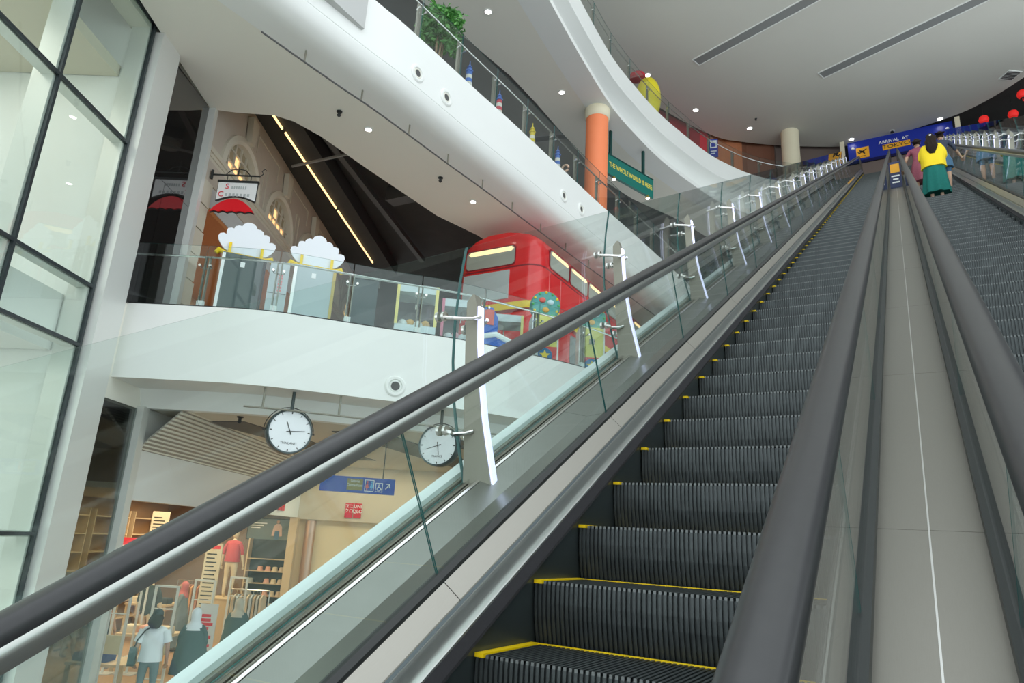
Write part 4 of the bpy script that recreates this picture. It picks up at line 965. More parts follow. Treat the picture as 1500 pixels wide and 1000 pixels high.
for y in (1.5, 6.6):
    for s in (-1, 1):
        wl = MB().lathe([(0.48, 0), (0.48, 0.25)], c=(BW - 0.24 if s > 0 else -BW, y, 0.48), axis='X', n=24).build('wheel', BLACK, bus, True)
        MB().lathe([(0.25, 0.255 if s > 0 else -0.01), (0.2, 0.26 if s > 0 else -0.02)], c=(BW - 0.24 if s > 0 else -BW, y, 0.48), axis='X', n=16).build('hub', STEELD, wl)
for i in range(4):
    a = 2.0 + i * 1.4
    w = bwin(MB(), False, a, a + 1.2, 1.15, 1.95, -0.1, 0.012).build('lower_window', mat('screen_grey', (0.28, 0.28, 0.28)), bus)

# backs of the amusement machines by the railing: cabinets with lotus-shaped toppers
LOTUS_W = mat('lotus_white', (0.80, 0.83, 0.88), 0.5)
def lotus_poly(style):
    HALF = [(0.0, 0.57), (0.06, 0.56), (0.11, 0.52), (0.135, 0.47), (0.19, 0.47), (0.25, 0.44), (0.265, 0.385), (0.31, 0.395), (0.37, 0.37), (0.385, 0.30), (0.375, 0.25), (0.43, 0.265), (0.49, 0.24), (0.51, 0.18), (0.49, 0.11), (0.44, 0.03), (0.37, -0.04), (0.28, -0.08)]
    return [(-x, z) for x, z in HALF[::-1]] + [q for q in HALF[1:]] if style == 0 else [(-x * 0.99, z * (0.96 + 0.02 * (i % 2))) for i, (x, z) in enumerate(HALF[::-1])] + [(x, z * (0.96 + 0.02 * (i % 2))) for i, (x, z) in enumerate(HALF[1:])]
def machine(x, y, yaw, m, style, label):
    t = thing('amusement_cabinet', label, 'cabinet', (x, y, Z2), yaw, 'cabinets with white lotus toppers')
    MB().box(-0.38, 0.38, 0, 0.62, 0, 1.22).build('cabinet_body', m, t)
    MB().box(-0.385, -0.33, -0.012, 0, 0.05, 1.2).build('edge_strip', TEXTW if style == 0 else STEEL, t)
    MB().box(0.33, 0.385, -0.012, 0, 0.05, 1.2).build('edge_strip', BLACK if style == 0 else mat('strip_gold', (0.55, 0.40, 0.10), 0.4), t)
    MB().box(-0.06, 0.02, -0.012, 0, 0.98, 1.08).build('sticker', TEXTW, t)
    fr = MB(); fr.tube([(-0.50, 0.1, 1.20), (-0.46, 0.1, 1.27), (-0.36, 0.1, 1.25), (0.36, 0.1, 1.25), (0.46, 0.1, 1.27), (0.50, 0.1, 1.20)], [0.04, 0.06, 0.03, 0.03, 0.06, 0.04], 8)
    br = fr.build('yellow_bracket', YELLOW, t, True)
    for s in (-0.28, 0.28): MB().box(s - 0.025, s + 0.025, 0.02, 0.06, 1.22, 1.43).build('bracket_arm', YELLOW, br)
    P = lotus_poly(style); mb = MB(); mb.loft([[(x_, y_, 1.34 + z_) for x_, z_ in P] for y_ in (0.07, 0.11)])
    mb.build('lotus_topper', LOTUS_W, t)
    return t
machine(-10.46, 7.50, face_cam_yaw(-10.3, 7.6) + 0.05, mat('cab_dark', (0.085, 0.11, 0.11), 0.45), 0, 'dark cabinet seen from behind with a rounded white lotus topper')
machine(-9.62, 8.45, face_cam_yaw(-9.6, 8.5) + 0.05, mat('cab_pale', (0.46, 0.53, 0.55), 0.4), 1, 'pale cabinet seen from behind with a pointed white lotus topper')
t = thing('advert_stand', 'pale display panel with red lettering between the two lotus cabinets', 'display panel', (-9.98, 7.93, Z2), face_cam_yaw(-10.0, 8.0))
MB().box(-0.17, 0.17, 0, 0.05, 0, 1.15).build('board', mat('panel_pale', (0.50, 0.55, 0.57), 0.4), t)
MB().box(-0.16, 0.16, -0.004, 0, 0.55, 0.57).build('rail_bar', GREYM, t)
for k_ in range(6): MB().box(0.0, 0.07, -0.006, 0, 0.60 + k_ * 0.06, 0.64 + k_ * 0.06).build('red_lettering', mat('faded_red', (0.75, 0.25, 0.25), 0.5), t)
d_ = thing('shop_pillar', 'dark glossy square pillar behind the second level railing', 'pillar', (-9.35, 9.55, Z2), 0.75)
MB().box(-0.24, 0.24, -0.2, 0.2, 0, 1.25).build('shaft', mat('pillar_dark', (0.05, 0.075, 0.08), 0.12), d_); MB().box(-0.27, 0.27, -0.23, 0.23, 1.25, 1.30).build('cap', GREYM, d_)
def claw(x, y, yaw, trim, plush, label):
    t = thing('claw_machine', label, 'claw machine', (x, y, Z2), yaw, 'claw machines on the second level')
    MB().box(-0.42, 0.42, 0, 0.7, 0, 0.55).build('base_cabinet', mat('claw_white', (0.62, 0.70, 0.72), 0.4), t)
    MB().box(-0.42, 0.42, 0, 0.7, 1.25, 1.42).build('head', mat('claw_white', (0.62, 0.70, 0.72)), t)
    MB().box(-0.40, 0.40, 0.01, 0.69, 0.55, 1.25).build('glass_case', GLASS2, t)
    for x_ in (-0.40, 0.40): MB().box(x_ - 0.03, x_ + 0.03, -0.01, 0.05, 0.55, 1.42).build('corner_post', trim, t)
    for i in range(4): MB().ball((-0.25 + 0.16 * i, 0.3 + 0.1 * (i % 2), 0.64 + 0.05 * (i % 2)), 0.10, 0.10, 0.10, 10, 7).build('plush_toy', plush if i % 2 else TEXTW, t, True)
    MB().tube([(0, 0.35, 1.25), (0, 0.35, 1.0)], 0.015, 6).build('claw', CHROME, t)
claw(-8.72, 10.42, 0.75, mat('claw_yellow', (0.85, 0.72, 0.25), 0.4), mat('plush_orange', (0.85, 0.5, 0.2), 0.7), 'white claw machine with yellow posts and orange toys')
claw(-8.38, 11.52, 0.65, mat('claw_pink', (0.75, 0.25, 0.35), 0.4), mat('plush_pink', (0.85, 0.45, 0.5), 0.7), 'white claw machine with pink posts and toys')
claw(-8.02, 12.72, 0.60, mat('claw_lime', (0.80, 0.78, 0.30), 0.4), mat('plush_lime', (0.7, 0.75, 0.3), 0.7), 'white claw machine with lime yellow posts beside the bus')
r_ = thing('kiddie_ride', 'blue kiddie ride boat with a colourful backrest board', 'kiddie ride', (-7.50, 11.62, Z2), 0.85); r_.scale = (1.2, 1.2, 1.35)
MB().loft([[(x, y, z) for x, y, z in ((-0.45, -0.25, h), (0.30, -0.28, h), (0.55, 0, h), (0.30, 0.28, h), (-0.45, 0.25, h))] for h in (0.05, 0.28)]).build('hull', BLUE2, r_)
MB().tube([(-0.45, -0.27, 0.26), (-0.1, -0.29, 0.34), (0.25, -0.29, 0.22), (0.5, -0.05, 0.18)], 0.045, 8).build('wave_trim', TEXTW, r_, True)
MB().loft([[(x, y, z) for x, z in ((-0.48, 0.25), (-0.05, 0.25), (-0.05, 0.62), (-0.15, 0.78), (-0.38, 0.78), (-0.48, 0.62))] for y in (-0.2, 0.2)]).build('backrest', BLUE2, r_)
MB().box(-0.40, -0.13, -0.215, -0.2, 0.5, 0.74).build('picture_board', mat('ride_red', (0.75, 0.12, 0.10), 0.5), r_)
def wheel_game(x, y, yaw, label):
    t = thing('arcade_game', label, 'arcade machine', (x, y, Z2), yaw, 'yellow arcade games in front of the bus')
    YC = mat('arcade_yellow', (0.82, 0.74, 0.18), 0.45); TEALC = mat('arcade_teal', (0.02, 0.28, 0.38), 0.5, noise=(0.15, 0.45, 0.30), nscale=14)
    MB().box(-0.26, 0.26, 0, 0.6, 0, 0.42).build('red_base', RED, t)
    st = MB().lathe([(0.16, -0.02), (0.17, 0.0), (0.001, 0.0)], c=(0, 0, 0.22), axis='Y', n=18).build('badge', mat('badge_blue', (0.01, 0.16, 0.40), 0.4), t)
    s = []
    for i in range(10):
        a = math.pi / 2 + i * math.pi / 5; q = 0.12 if i % 2 == 0 else 0.05; s.append((q * math.cos(a), q * math.sin(a) + 0.22))
    MB().loft([[(x_, y_, z_) for x_, z_ in s] for y_ in (-0.035, -0.02)]).build('star', BUSY, st)
    MB().box(-0.26, 0.26, 0.02, 0.6, 0.42, 1.12).build('yellow_cabinet', YC, t)
    MB().box(-0.06, 0.06, 0.0, 0.02, 0.72, 0.84).build('coin_slot', STEELD, t)
    for x_ in (-0.285, 0.26): MB().box(x_, x_ + 0.025, 0.0, 0.6, 0.0, 1.12).build('side_edge', TEXTW, t)
    hd = MB().lathe([(0.30, 0.0), (0.33, 0.06), (0.33, 0.22), (0.30, 0.28)], c=(0, 0.1, 1.38), axis='Y', n=26).build('wheel_head', TEALC, t, True)
    for i in range(12):
        a = i * math.pi / 6; MB().ball((0.28 * math.cos(a), 0.09, 1.38 + 0.28 * math.sin(a)), 0.03, 0.025, 0.03, 8, 6).build('bulb', BUSY if i % 2 else mat('bulb_green', (0.1, 0.5, 0.15), 0.4), hd, True)
    for x_, z_, c_ in ((-0.08, 0.10, 'ride_red'), (0.10, 0.06, 'arcade_pale'), (0.0, -0.12, 'arcade_orange')):
        MB().ball((x_, 0.09, 1.38 + z_), 0.075, 0.03, 0.06, 10, 6).build('toy_face', mat(c_, {'ride_red': (0.75, 0.12, 0.1), 'arcade_pale': (0.55, 0.75, 0.8), 'arcade_orange': (0.85, 0.45, 0.1)}[c_], 0.5), hd, True)
wheel_game(-6.72, 12.30, face_cam_yaw(-6.72, 12.3) + 0.15, 'yellow arcade game with round teal wheel head beside the blue ride')
wheel_game(-6.16, 13.45, face_cam_yaw(-6.16, 13.45) + 0.15, 'yellow arcade game with round teal wheel head and star badge, further from the blue ride')

# umbrella shop sign on the facade
us = thing('bracket_sign', 'white shop sign with red umbrella hung from a black iron bracket', 'sign', (*wp(0.42, 0.08), 7.02), math.atan2(WN.y, WN.x))
MB().tube([(0, 0, 0), (1.02, 0, 0)], 0.018, 8).build('bracket_bar', BLACK, us, True); MB().tube([(0, 0, -0.10), (0, 0, 0.10)], 0.03, 8).build('wall_plate', BLACK, us, True)
MB().tube([(0.30, 0, 0.02), (0.40, 0, 0.12), (0.55, 0, 0.15), (0.70, 0, 0.12), (0.80, 0, 0.02)], 0.010, 6).build('scroll', BLACK, us, True)
MB().tube([(0.55, 0, 0.0), (0.55, 0, 0.30)], [0.02, 0.006], 6).build('finial', BLACK, us, True)
MB().tube([(1.02, 0, 0), (1.08, 0, 0.06), (1.04, 0, 0.12), (1.10, 0, 0.17), (1.14, 0, 0.13)], 0.009, 6).build('scroll', BLACK, us, True)
for x in (0.34, 0.84): MB().tube([(x, 0, 0), (x, 0, -0.14)], 0.007, 6).build('chain', BLACK, us)
MB().box(0.16, 1.02, -0.035, 0.035, -0.18, -0.13).build('head_rail', BLACK, us)
arcp = [(0.18 + 0.82 * i / 12, -0.60 + 0.11 * math.sin(math.pi * i / 12)) for i in range(13)]
MB().loft([[(x, y, z) for x, z in [(0.18, -0.18), (1.0, -0.18)] + arcp[::-1]] for y in (-0.02, 0.02)]).build('sign_board', TEXTW, us)
MB().tube([(x, 0, z) for x, z in arcp], 0.024, 8).build('frame_arc', BLACK, us, True)
for x in (0.18, 1.0): MB().tube([(x, 0, -0.15), (x, 0, -0.60)], 0.016, 6).build('frame_side', BLACK, us)
text('lettering', 'S', 0.17, TEXTR, us, (0.38, -0.03, -0.28), (math.pi / 2, 0, 0)); text('lettering', 'C', 0.17, TEXTR, us, (0.27, -0.03, -0.46), (math.pi / 2, 0, 0))
for z_, x0_, x1_ in ((-0.29, 0.47, 0.80), (-0.46, 0.36, 0.90)):
    for i in range(7): MB().box(x0_ + (x1_ - x0_) * i / 7, x0_ + (x1_ - x0_) * (i + 0.6) / 7, -0.024, -0.02, z_ - 0.035, z_ + 0.03).build('faint_letter', mat('faint_grey', (0.5, 0.53, 0.53), 0.6), us)
um = [(0.10 + 0.92 * i / 14, -0.86 + 0.30 * math.sin(math.pi * i / 14) ** 0.75) for i in range(15)]
sc_ = [(1.02 - 0.92 * i / 20, -0.86 + 0.03 * abs(math.sin(math.pi * i / 4))) for i in range(1, 20)]
MB().loft([[(x, y, z) for x, z in um + sc_] for y in (-0.04, 0.04)]).build('umbrella', mat('umbrella_red', (0.85, 0.01, 0.02), 0.35), us)
MB().tube([(x, 0, z - 0.01) for x, z in [um[0]] + sc_[::-1] + [um[-1]]], 0.016, 6).build('umbrella_edge', BLACK, us)

# ---------------------------------------------------------------- ground level things
ws = thing('wayfinding_sign', 'blue hanging sign with toilet pictograms and a white arrow', 'sign', (-10.25, 10.92, 0.93), math.atan2(11.41 - 10.43, -9.74 + 10.78))
MB().box(-0.76, 0.76, -0.06, 0.06, -0.16, 0.16).build('board', mat('wc_blue', (0.01, 0.06, 0.45), 0.35), ws)
MB().box(-0.22, 0.10, -0.066, -0.06, -0.11, 0.12).build('gold_plate', mat('sign_gold', (0.32, 0.27, 0.08), 0.5), ws)
text('lettering', 'Grande\nCentre Point', 0.085, TEXTW, ws, (-0.06, -0.07, 0.035), (math.pi / 2, 0, 0), 0.002, sx=0.72)
for x0, x1 in ((0.14, 0.33), (0.36, 0.51)):
    z1 = 0.12 if x0 < 0.2 else 0.07
    fm = MB()
    for q in ((x0, x1, -0.12, -0.107), (x0, x1, z1 - 0.013, z1), (x0, x0 + 0.013, -0.12, z1), (x1 - 0.013, x1, -0.12, z1)): fm.box(q[0], q[1], -0.068, -0.06, q[2], q[3])
    fm.build('pictogram_frame', TEXTW, ws)
for x, m_ in ((0.19, mat('picto_red', (0.8, 0.15, 0.15), 0.5)), (0.28, mat('picto_blue', (0.15, 0.5, 0.85), 0.5))):
    MB().lathe([(0.001, 0.055), (0.02, 0.06), (0.02, 0.09), (0.001, 0.095)], c=(x, -0.066, 0), n=8).build('pictogram_head', m_, ws)
    MB().loft([[(x + a, y, z) for a, z in ((-0.012, 0.05), (0.012, 0.05), (0.035, -0.04), (0.012, -0.045), (0.010, -0.10), (-0.010, -0.10), (-0.012, -0.045), (-0.035, -0.04))] for y in (-0.069, -0.062)]).build('pictogram_figure', m_, ws)
MB().tube([(0.43, -0.066, 0.04), (0.43, -0.066, -0.03), (0.47, -0.066, -0.03), (0.49, -0.066, -0.08)], 0.008, 6).build('wheelchair_figure', TEXTW, ws)
MB().tube([(0.435 + 0.04 * math.cos(a / 10 * 6.28), -0.066, -0.055 + 0.04 * math.sin(a / 10 * 6.28)) for a in range(11)], 0.007, 6).build('wheelchair_wheel', TEXTW, ws)
MB().tube([(0.57, -0.066, -0.05), (0.65, -0.066, 0.05)], 0.012, 6).build('arrow_shaft', TEXTW, ws)
MB().tube([(0.58, -0.066, 0.055), (0.655, -0.066, 0.057), (0.65, -0.066, -0.02)], 0.012, 6).build('arrow_head', TEXTW, ws)
for x in (-0.5, 0.5): MB().tube([(x, 0, 0.16), (x, 0, 1.0)], 0.012, 6).build('hanger', BLACK, ws)

# clothing store shell
struct(wbox(MB(), -0.2, 10.4, Z1, 1.93, -4.7, -4.5).build('wall_store_back', mat('store_wood', (0.30, 0.17, 0.08), 0.55, noise=(0.38, 0.23, 0.12), nscale=5)), 'brown wood back wall of the clothing store')
struct(wbox(MB(), 10.4, 10.55, Z1, 1.93, -4.5, -0.21).build('wall_store_end', mat('store_end', (0.24, 0.15, 0.09), 0.6)), 'dark brown end wall of the clothing store')
struct(wbox(MB(), -0.2, 10.4, 0.5, 0.6, -4.5, -0.2).build('ceiling_store', STONEL), 'ceiling of the clothing store')
struct(wbox(MB(), -0.1, 10.4, Z1, Z1 + 0.012, -4.5, 0.02).build('floor_store', WOODF), 'brown wooden floor of the clothing store')
wf = thing('floor_wood_walkway', 'pale wooden plank walkway in front of the clothing store', None, (*wp(5, 1.2), Z1), kind='structure')
for k_ in range(16):
    o = wbox(MB(), -0.1, 12, Z1 + 0.001, Z1 + 0.010, 0.03 + k_ * 0.16, 0.03 + k_ * 0.16 + 0.156).build('plank', WOOD); o.parent = wf; o.location = -Vector(wf.location)
struct(wbox(MB(), 9.6, 9.75, Z1, 0.28, -0.2, 8.0).build('wall_cream', mat('cream_wall', (0.80, 0.68, 0.46), 0.6)), 'cream wall at the end of the store front')
struct(wbox(MB(), 9.45, 9.75, 0.28, 1.93, -0.2, 8.0).build('wall_cream_header', mat('header_cream', (0.66, 0.58, 0.45), 0.6)), 'beige header carrying the store logo')
struct(wbox(MB(), 9.2, 9.42, Z1, 0.32, -0.12, 0.12).build('trim_7', WOOD), 'wooden post at the end of the store front')
pc = thing('copper_column', 'slim copper-toned column at the end of the store front', 'column', (*wp(9.5, 0.45), Z1))
MB().lathe([(0.16, 0), (0.16, 3.35)], n=20).build('shaft', mat('copper', (0.55, 0.36, 0.26), 0.3, 0.7), pc, True); MB().lathe([(0.2, 0), (0.2, 0.12)], n=20).build('base_ring', STEELD, pc)
def logo(loc, yaw, label):
    t = thing('store_logo', label, 'sign', loc, yaw)
    for i, (b0, s) in enumerate((('ユニ\nクロ', 0.135), ('UNI\nQLO', 0.145))):
        x = -0.25 + i * 0.27
        o = MB().box(x, x + 0.24, -0.02, 0.0, -0.22, 0.22).build('red_square', mat('logo_red', (0.70, 0.01, 0.03), 0.45), t)
        text('lettering', b0, s, TEXTW, o, (x + 0.12, -0.022, 0.05), (math.pi / 2, 0, 0), 0.002, bold=True)
logo((*wp(9.44, 1.72), 0.62), math.atan2(WN.y, WN.x), 'red and white store logo on the beige header above the cream wall')
logo((*wp(7.75, 0.07), 0.68), WROT + math.pi, 'red and white store logo on the white header over the shop front')
lamp_d = bpy.data.lights.new('store_lamp', 'AREA'); lamp_d.energy = 210; lamp_d.size = 3.0; lamp_d.size_y = 8.0; lamp_d.shape = 'RECTANGLE'; lamp_d.color = (1.0, 0.78, 0.52)
lo = bpy.data.objects.new('store_lamp', lamp_d); scene.collection.objects.link(lo); lo.location = (*wp(5.2, -2.2), 0.48); lo.rotation_euler = (0, 0, WROT - math.pi / 2)
for k_ in range(5): downlight('downlight', (*wp(1.0 + 2 * k_, -1.6), 0.5), 0.09, 'warm downlight in the clothing store ceiling above ' + ('the banner', 'the wood table', 'the price list', 'the pale clothes rail', 'the mannequin in red')[k_], 'store downlights', LAMPW)
lamp_g = bpy.data.lights.new('walkway_lamp', 'AREA'); lamp_g.energy = 45; lamp_g.size = 1.0; lamp_g.size_y = 4.0; lamp_g.shape = 'RECTANGLE'; lamp_g.color = (1.0, 0.84, 0.62)
lo = bpy.data.objects.new('walkway_lamp', lamp_g); scene.collection.objects.link(lo); lo.location = (*wp(8.0, 2.6), 1.9); lo.rotation_euler = (0, 0, WROT)
lamp_s = bpy.data.lights.new('shop_lamp', 'AREA'); lamp_s.energy = 90; lamp_s.size = 1.5; lamp_s.size_y = 8.0; lamp_s.shape = 'RECTANGLE'; lamp_s.color = (1.0, 0.82, 0.6)
lo = bpy.data.objects.new('shop_lamp', lamp_s); scene.collection.objects.link(lo); lo.location = (*wp(5.2, -1.5), 6.25); lo.rotation_euler = (0, 0, WROT - math.pi / 2)
downlight('downlight', (*wp(2.2, -2.2), 6.3), 0.09, 'warm downlight in the orange-brown shop soffit', 'shop downlights', LAMPW)
downlight('downlight', (*wp(4.4, -2.2), 6.3), 0.09, 'warm downlight in the orange-brown shop soffit', 'shop downlights', LAMPW)

# store furniture; local x runs out of the shop, local -y looks at the walkway end
FR = math.atan2(WN.y, WN.x)
def st(name, label, cat, t_, off, z=Z1, group=None): return thing(name, label, cat, (*wp(t_, off), z), FR, group)
def mirror_stand(t_, off, w, h, label, bench=None):
    t = st('standing_frame', label, 'display frame', t_, off, Z1 + 0.012, 'pale standing frames in the store front')
    for x in (-w / 2, w / 2): MB().box(x - 0.02, x + 0.02, -0.02, 0.02, 0, h).build('upright', PALEMETAL, t)
    MB().box(-w / 2, w / 2, -0.02, 0.02, h - 0.04, h).build('top_bar', PALEMETAL, t)
    MB().box(-w / 2, w / 2, -0.012, 0.012, h * 0.76, h * 0.76 + 0.02).build('cross_bar', PALEMETAL, t)
    MB().box(-w / 2, w / 2, -0.012, 0.012, h * 0.08, h * 0.08 + 0.02).build('cross_bar', PALEMETAL, t)
    if bench: MB().box(-w / 2 + 0.02, w / 2 - 0.02, -0.015, 0.015, h * bench, h * (bench + 0.17)).build('beige_board', mat('beige_board', (0.62, 0.55, 0.36), 0.6), t)
    MB().box(-w / 2 - 0.02, w / 2 + 0.02, -0.2, 0.2, 0, 0.03).build('foot', PALEMETAL, t)
mirror_stand(0.9, -0.35, 0.42, 1.86, 'pale standing frame with a beige board beside the slim post', 0.40)
mirror_stand(2.0, -0.03, 0.44, 1.86, 'pale standing frame behind the woman in the white shirt', 0.32)
mirror_stand(4.0, -0.15, 0.44, 1.86, 'pale standing frame beside the tall price list', None)
mirror_stand(5.2, 0.15, 0.40, 1.88, 'pale standing frame in front of the hanging clothes', None)
t = st('price_list', 'tall white printed price list standing in the store', 'sign', 6.0, -0.92, Z1 + 0.012)
MB().box(-0.21, 0.21, -0.02, 0.02, 0.25, 2.6).build('board', mat('paper_cream', (0.66, 0.58, 0.42), 0.6), t); MB().box(-0.25, 0.25, -0.15, 0.15, 0, 0.25).build('foot', PALEMETAL, t)
for k_ in range(20): MB().box(-0.16, 0.05 + 0.1 * random.random(), -0.024, -0.02, 0.42 + 0.1 * k_, 0.45 + 0.1 * k_).build('printed_line', TEXTK, t)
MB().box(-0.05, 0.16, -0.024, -0.02, 2.46, 2.55).build('red_heading', TEXTR, t)
def small_poster(t_, off, z, w, h, m, label, lines=5, lm=TEXTK, foot=True):
    t = st('poster_stand', label, 'poster', t_, off, Z1 + 0.012)
    zz = z - Z1
    MB().box(-w / 2, w / 2, -0.015, 0.015, zz, zz + h).build('poster', m, t)
    for k_ in range(lines): MB().box(-w * 0.38, w * (0.1 + 0.25 * random.random()), -0.018, -0.015, zz + h * (0.15 + 0.7 * k_ / max(1, lines)), zz + h * (0.15 + 0.7 * k_ / max(1, lines) + 0.05)).build('printed_line', lm, t)
    if foot: MB().box(-0.02, 0.02, -0.01, 0.02, 0, zz).build('pole', PALEMETAL, t); MB().box(-0.2, 0.2, -0.15, 0.15, 0, 0.02).build('foot', PALEMETAL, t)
PAPER = mat('poster_white', (0.72, 0.72, 0.70), 0.6)
small_poster(2.6, 0.62, -2.75, 0.36, 1.15, PAPER, 'white poster stand with red heading beside the woman in the white headscarf', 10, TEXTR)
small_poster(3.0, -1.55, -0.75, 0.55, 0.35, TEXTR, 'red poster on a pole inside the store near the slim post', 2, TEXTW)
small_poster(3.1, -1.1, -0.85, 0.5, 0.32, mat('paper_cream', (0.66, 0.58, 0.42)), 'cream printed poster on a pole inside the store', 4)
small_poster(5.0, -1.95, -0.35, 0.42, 0.55, mat('paper_cream', (0.66, 0.58, 0.42)), 'cream price poster hanging before the wood wall', 5)
t = st('banner_strip', 'narrow red and white lettered banner beside the slim post', 'banner', 0.15, -0.16, Z1 + 0.012)
MB().box(-0.12, 0.12, -0.01, 0.01, 0.05, 2.2).build('cloth', PAPER, t); MB().box(-0.12, 0.12, -0.014, -0.01, 1.75, 2.2).build('red_field', TEXTR, t)
for k_ in range(10): MB().box(-0.06, 0.07, -0.014, -0.01, 0.2 + 0.15 * k_, 0.30 + 0.15 * k_).build('red_letter', TEXTR if k_ % 2 else GREYM, t)
MB().box(-0.16, 0.16, -0.12, 0.12, 0, 0.05).build('foot', PALEMETAL, t)
# end wall shelving with hats, and the big poster
sh = st('shelf_unit', 'black shelf unit on the store end wall holding rows of hats', 'shelf', 10.2, -0.95, Z1 + 0.012)
MB().box(-0.62, 0.62, 0.10, 0.14, 0, 2.72).build('back_panel', SHELF, sh)
for x in (-0.64, 0.6): MB().box(x, x + 0.04, -0.18, 0.14, 0, 2.72).build('side_panel', WOOD, sh)
for k_ in range(6): MB().box(-0.6, 0.6, -0.18, 0.10, 0.9 + k_ * 0.36 - 0.6, 0.92 + k_ * 0.36 - 0.6).build('shelf_board', WOOD, sh)
hats = {'pink': mat('hat_pink', (0.80, 0.45, 0.35), 0.8), 'cream': mat('hat_cream', (0.75, 0.66, 0.48), 0.8), 'tan': mat('hat_tan', (0.60, 0.48, 0.34), 0.8), 'grey': mat('hat_grey', (0.35, 0.37, 0.34), 0.8)}
for row in range(4):
    for c_, (x, col) in enumerate(((-0.45, 'grey'), (0.05, 'pink'), (0.27, 'cream'), (0.48, 'tan'))):
        if row == 3 and c_ == 0: col = 'pink'; x = -0.2
        p = Matrix.Rotation(FR, 3, 'Z') @ Vector((x, -0.05, 0)); z = Z1 + 0.012 + 0.92 + (row + 1) * 0.36 - 0.6
        h = thing('bucket_hat', col + ' bucket hat on shelf row %s of the black unit' % ('one', 'two', 'three', 'four')[row], 'hat', (wp(10.2, -0.95)[0] + p.x, wp(10.2, -0.95)[1] + p.y, z), 0, 'bucket hats on the black shelf unit')
        MB().lathe([(0.098, 0.0), (0.10, 0.012), (0.08, 0.05)], n=14).build('brim', hats[col], h, True); MB().lathe([(0.08, 0.05), (0.075, 0.12), (0.05, 0.135), (0.001, 0.137)], n=14).build('crown', hats[col], h, True)
po = st('wall_poster', 'large dark poster of a figure in a pale jacket above the hats', 'poster', 10.32, -1.08, -0.42)
MB().box(-0.72, 0.72, -0.03, 0.03, 0, 0.68).build('frame', SHELF, po)
MB().box(-0.69, 0.69, -0.036, -0.03, 0.03, 0.65).build('print', mat('poster_dusk', (0.05, 0.09, 0.11), 0.4, noise=(0.20, 0.22, 0.18), nscale=3), po)
MB().loft([[(x, y, z) for x, z in ((0.08, 0.15), (0.13, 0.45), (0.20, 0.52), (0.32, 0.52), (0.38, 0.45), (0.42, 0.15), (0.34, 0.14), (0.32, 0.30), (0.18, 0.30), (0.16, 0.14))] for y in (-0.041, -0.036)]).build('printed_jacket', mat('print_pink', (0.70, 0.45, 0.35), 0.5), po)
MB().box(0.18, 0.32, -0.041, -0.036, 0.04, 0.30).build('printed_jeans', mat('print_denim', (0.06, 0.14, 0.25), 0.5), po)
MB().lathe([(0.001, -0.045), (0.05, -0.04), (0.05, -0.036), (0.001, -0.036)], c=(0.25, 0, 0.58), axis='Y', n=12).build('printed_face', mat('print_skin', (0.55, 0.33, 0.22), 0.6), po)
for k_ in range(3): MB().box(-0.6, -0.1 - 0.1 * k_, -0.040, -0.036, 0.50 - 0.07 * k_, 0.53 - 0.07 * k_).build('printed_line', TEXTW, po)
# clothes rails and tables
def cloth_rail(t_, off, n, cols, label, grp):
    t = st('clothes_rail', label, 'clothes rail', t_, off, Z1 + 0.012)
    w = 0.09 * n + 0.2
    for x in (-w / 2, w / 2):
        MB().tube([(x, 0, 0), (x, 0, 1.45)], 0.018, 8).build('upright', CHROME, t, True); MB().box(x - 0.02, x + 0.02, -0.25, 0.25, 0, 0.03).build('foot', BLACK, t)
    MB().tube([(-w / 2, 0, 1.45), (w / 2, 0, 1.45)], 0.018, 8).build('bar', CHROME, t, True)
    base = Vector((*wp(t_, off), 0))
    for i in range(n):
        x = -w / 2 + 0.14 + i * 0.09; p = Matrix.Rotation(FR, 3, 'Z') @ Vector((x, 0, 0))
        h = 0.75 + 0.2 * random.random(); cn = cols[i % len(cols)]
        g = thing('hanging_garment', cn[0] + ' garment hanging on the ' + grp, 'garment', (base.x + p.x, base.y + p.y, Z1 + 0.012 + 1.40), FR, 'garments on the ' + grp)
        MB().loft([[(sx * 0.03 * k2, y, z) for sx, y, z in ((-1, -0.20 * wd_, z_), (1, -0.20 * wd_, z_), (1, 0.20 * wd_, z_), (-1, 0.20 * wd_, z_))] for z_, wd_, k2 in ((-0.06, 0.35, 0.5), (-0.14, 1.0, 0.8), (-0.4, 0.9, 1.0), (-h, 1.05, 1.1))]).build('cloth', cn[1], g)
        MB().tube([(0, 0, -0.06), (0, 0, 0.05)], 0.006, 5).build('hook', CHROME, g)
G = lambda n, c: (n, mat('cloth_' + n.replace(' ', '_'), c, 0.85))
cloth_rail(6.9, -0.15, 9, [G('beige', (0.55, 0.45, 0.33)), G('pale blue', (0.45, 0.52, 0.58)), G('tan', (0.48, 0.36, 0.24)), G('grey', (0.42, 0.43, 0.42))], 'chrome rail of pale garments behind the standing frames', 'pale clothes rail')
cloth_rail(8.9, -2.6, 8, [G('rust', (0.45, 0.18, 0.08)), G('orange', (0.65, 0.33, 0.14)), G('brown', (0.28, 0.15, 0.08))], 'chrome rail of rust and orange garments deep in the store', 'rust clothes rail')
cloth_rail(5.3, -3.4, 9, [G('black', (0.03, 0.035, 0.04)), G('charcoal', (0.07, 0.08, 0.09)), G('navy', (0.03, 0.05, 0.10))], 'chrome rail of dark garments before the wood wall', 'dark clothes rail')
cloth_rail(2.6, -3.5, 7, [G('straw', (0.62, 0.46, 0.22)), G('tan', (0.48, 0.36, 0.24)), G('blush', (0.62, 0.38, 0.30))], 'chrome rail of straw coloured garments near the slim post', 'straw clothes rail')
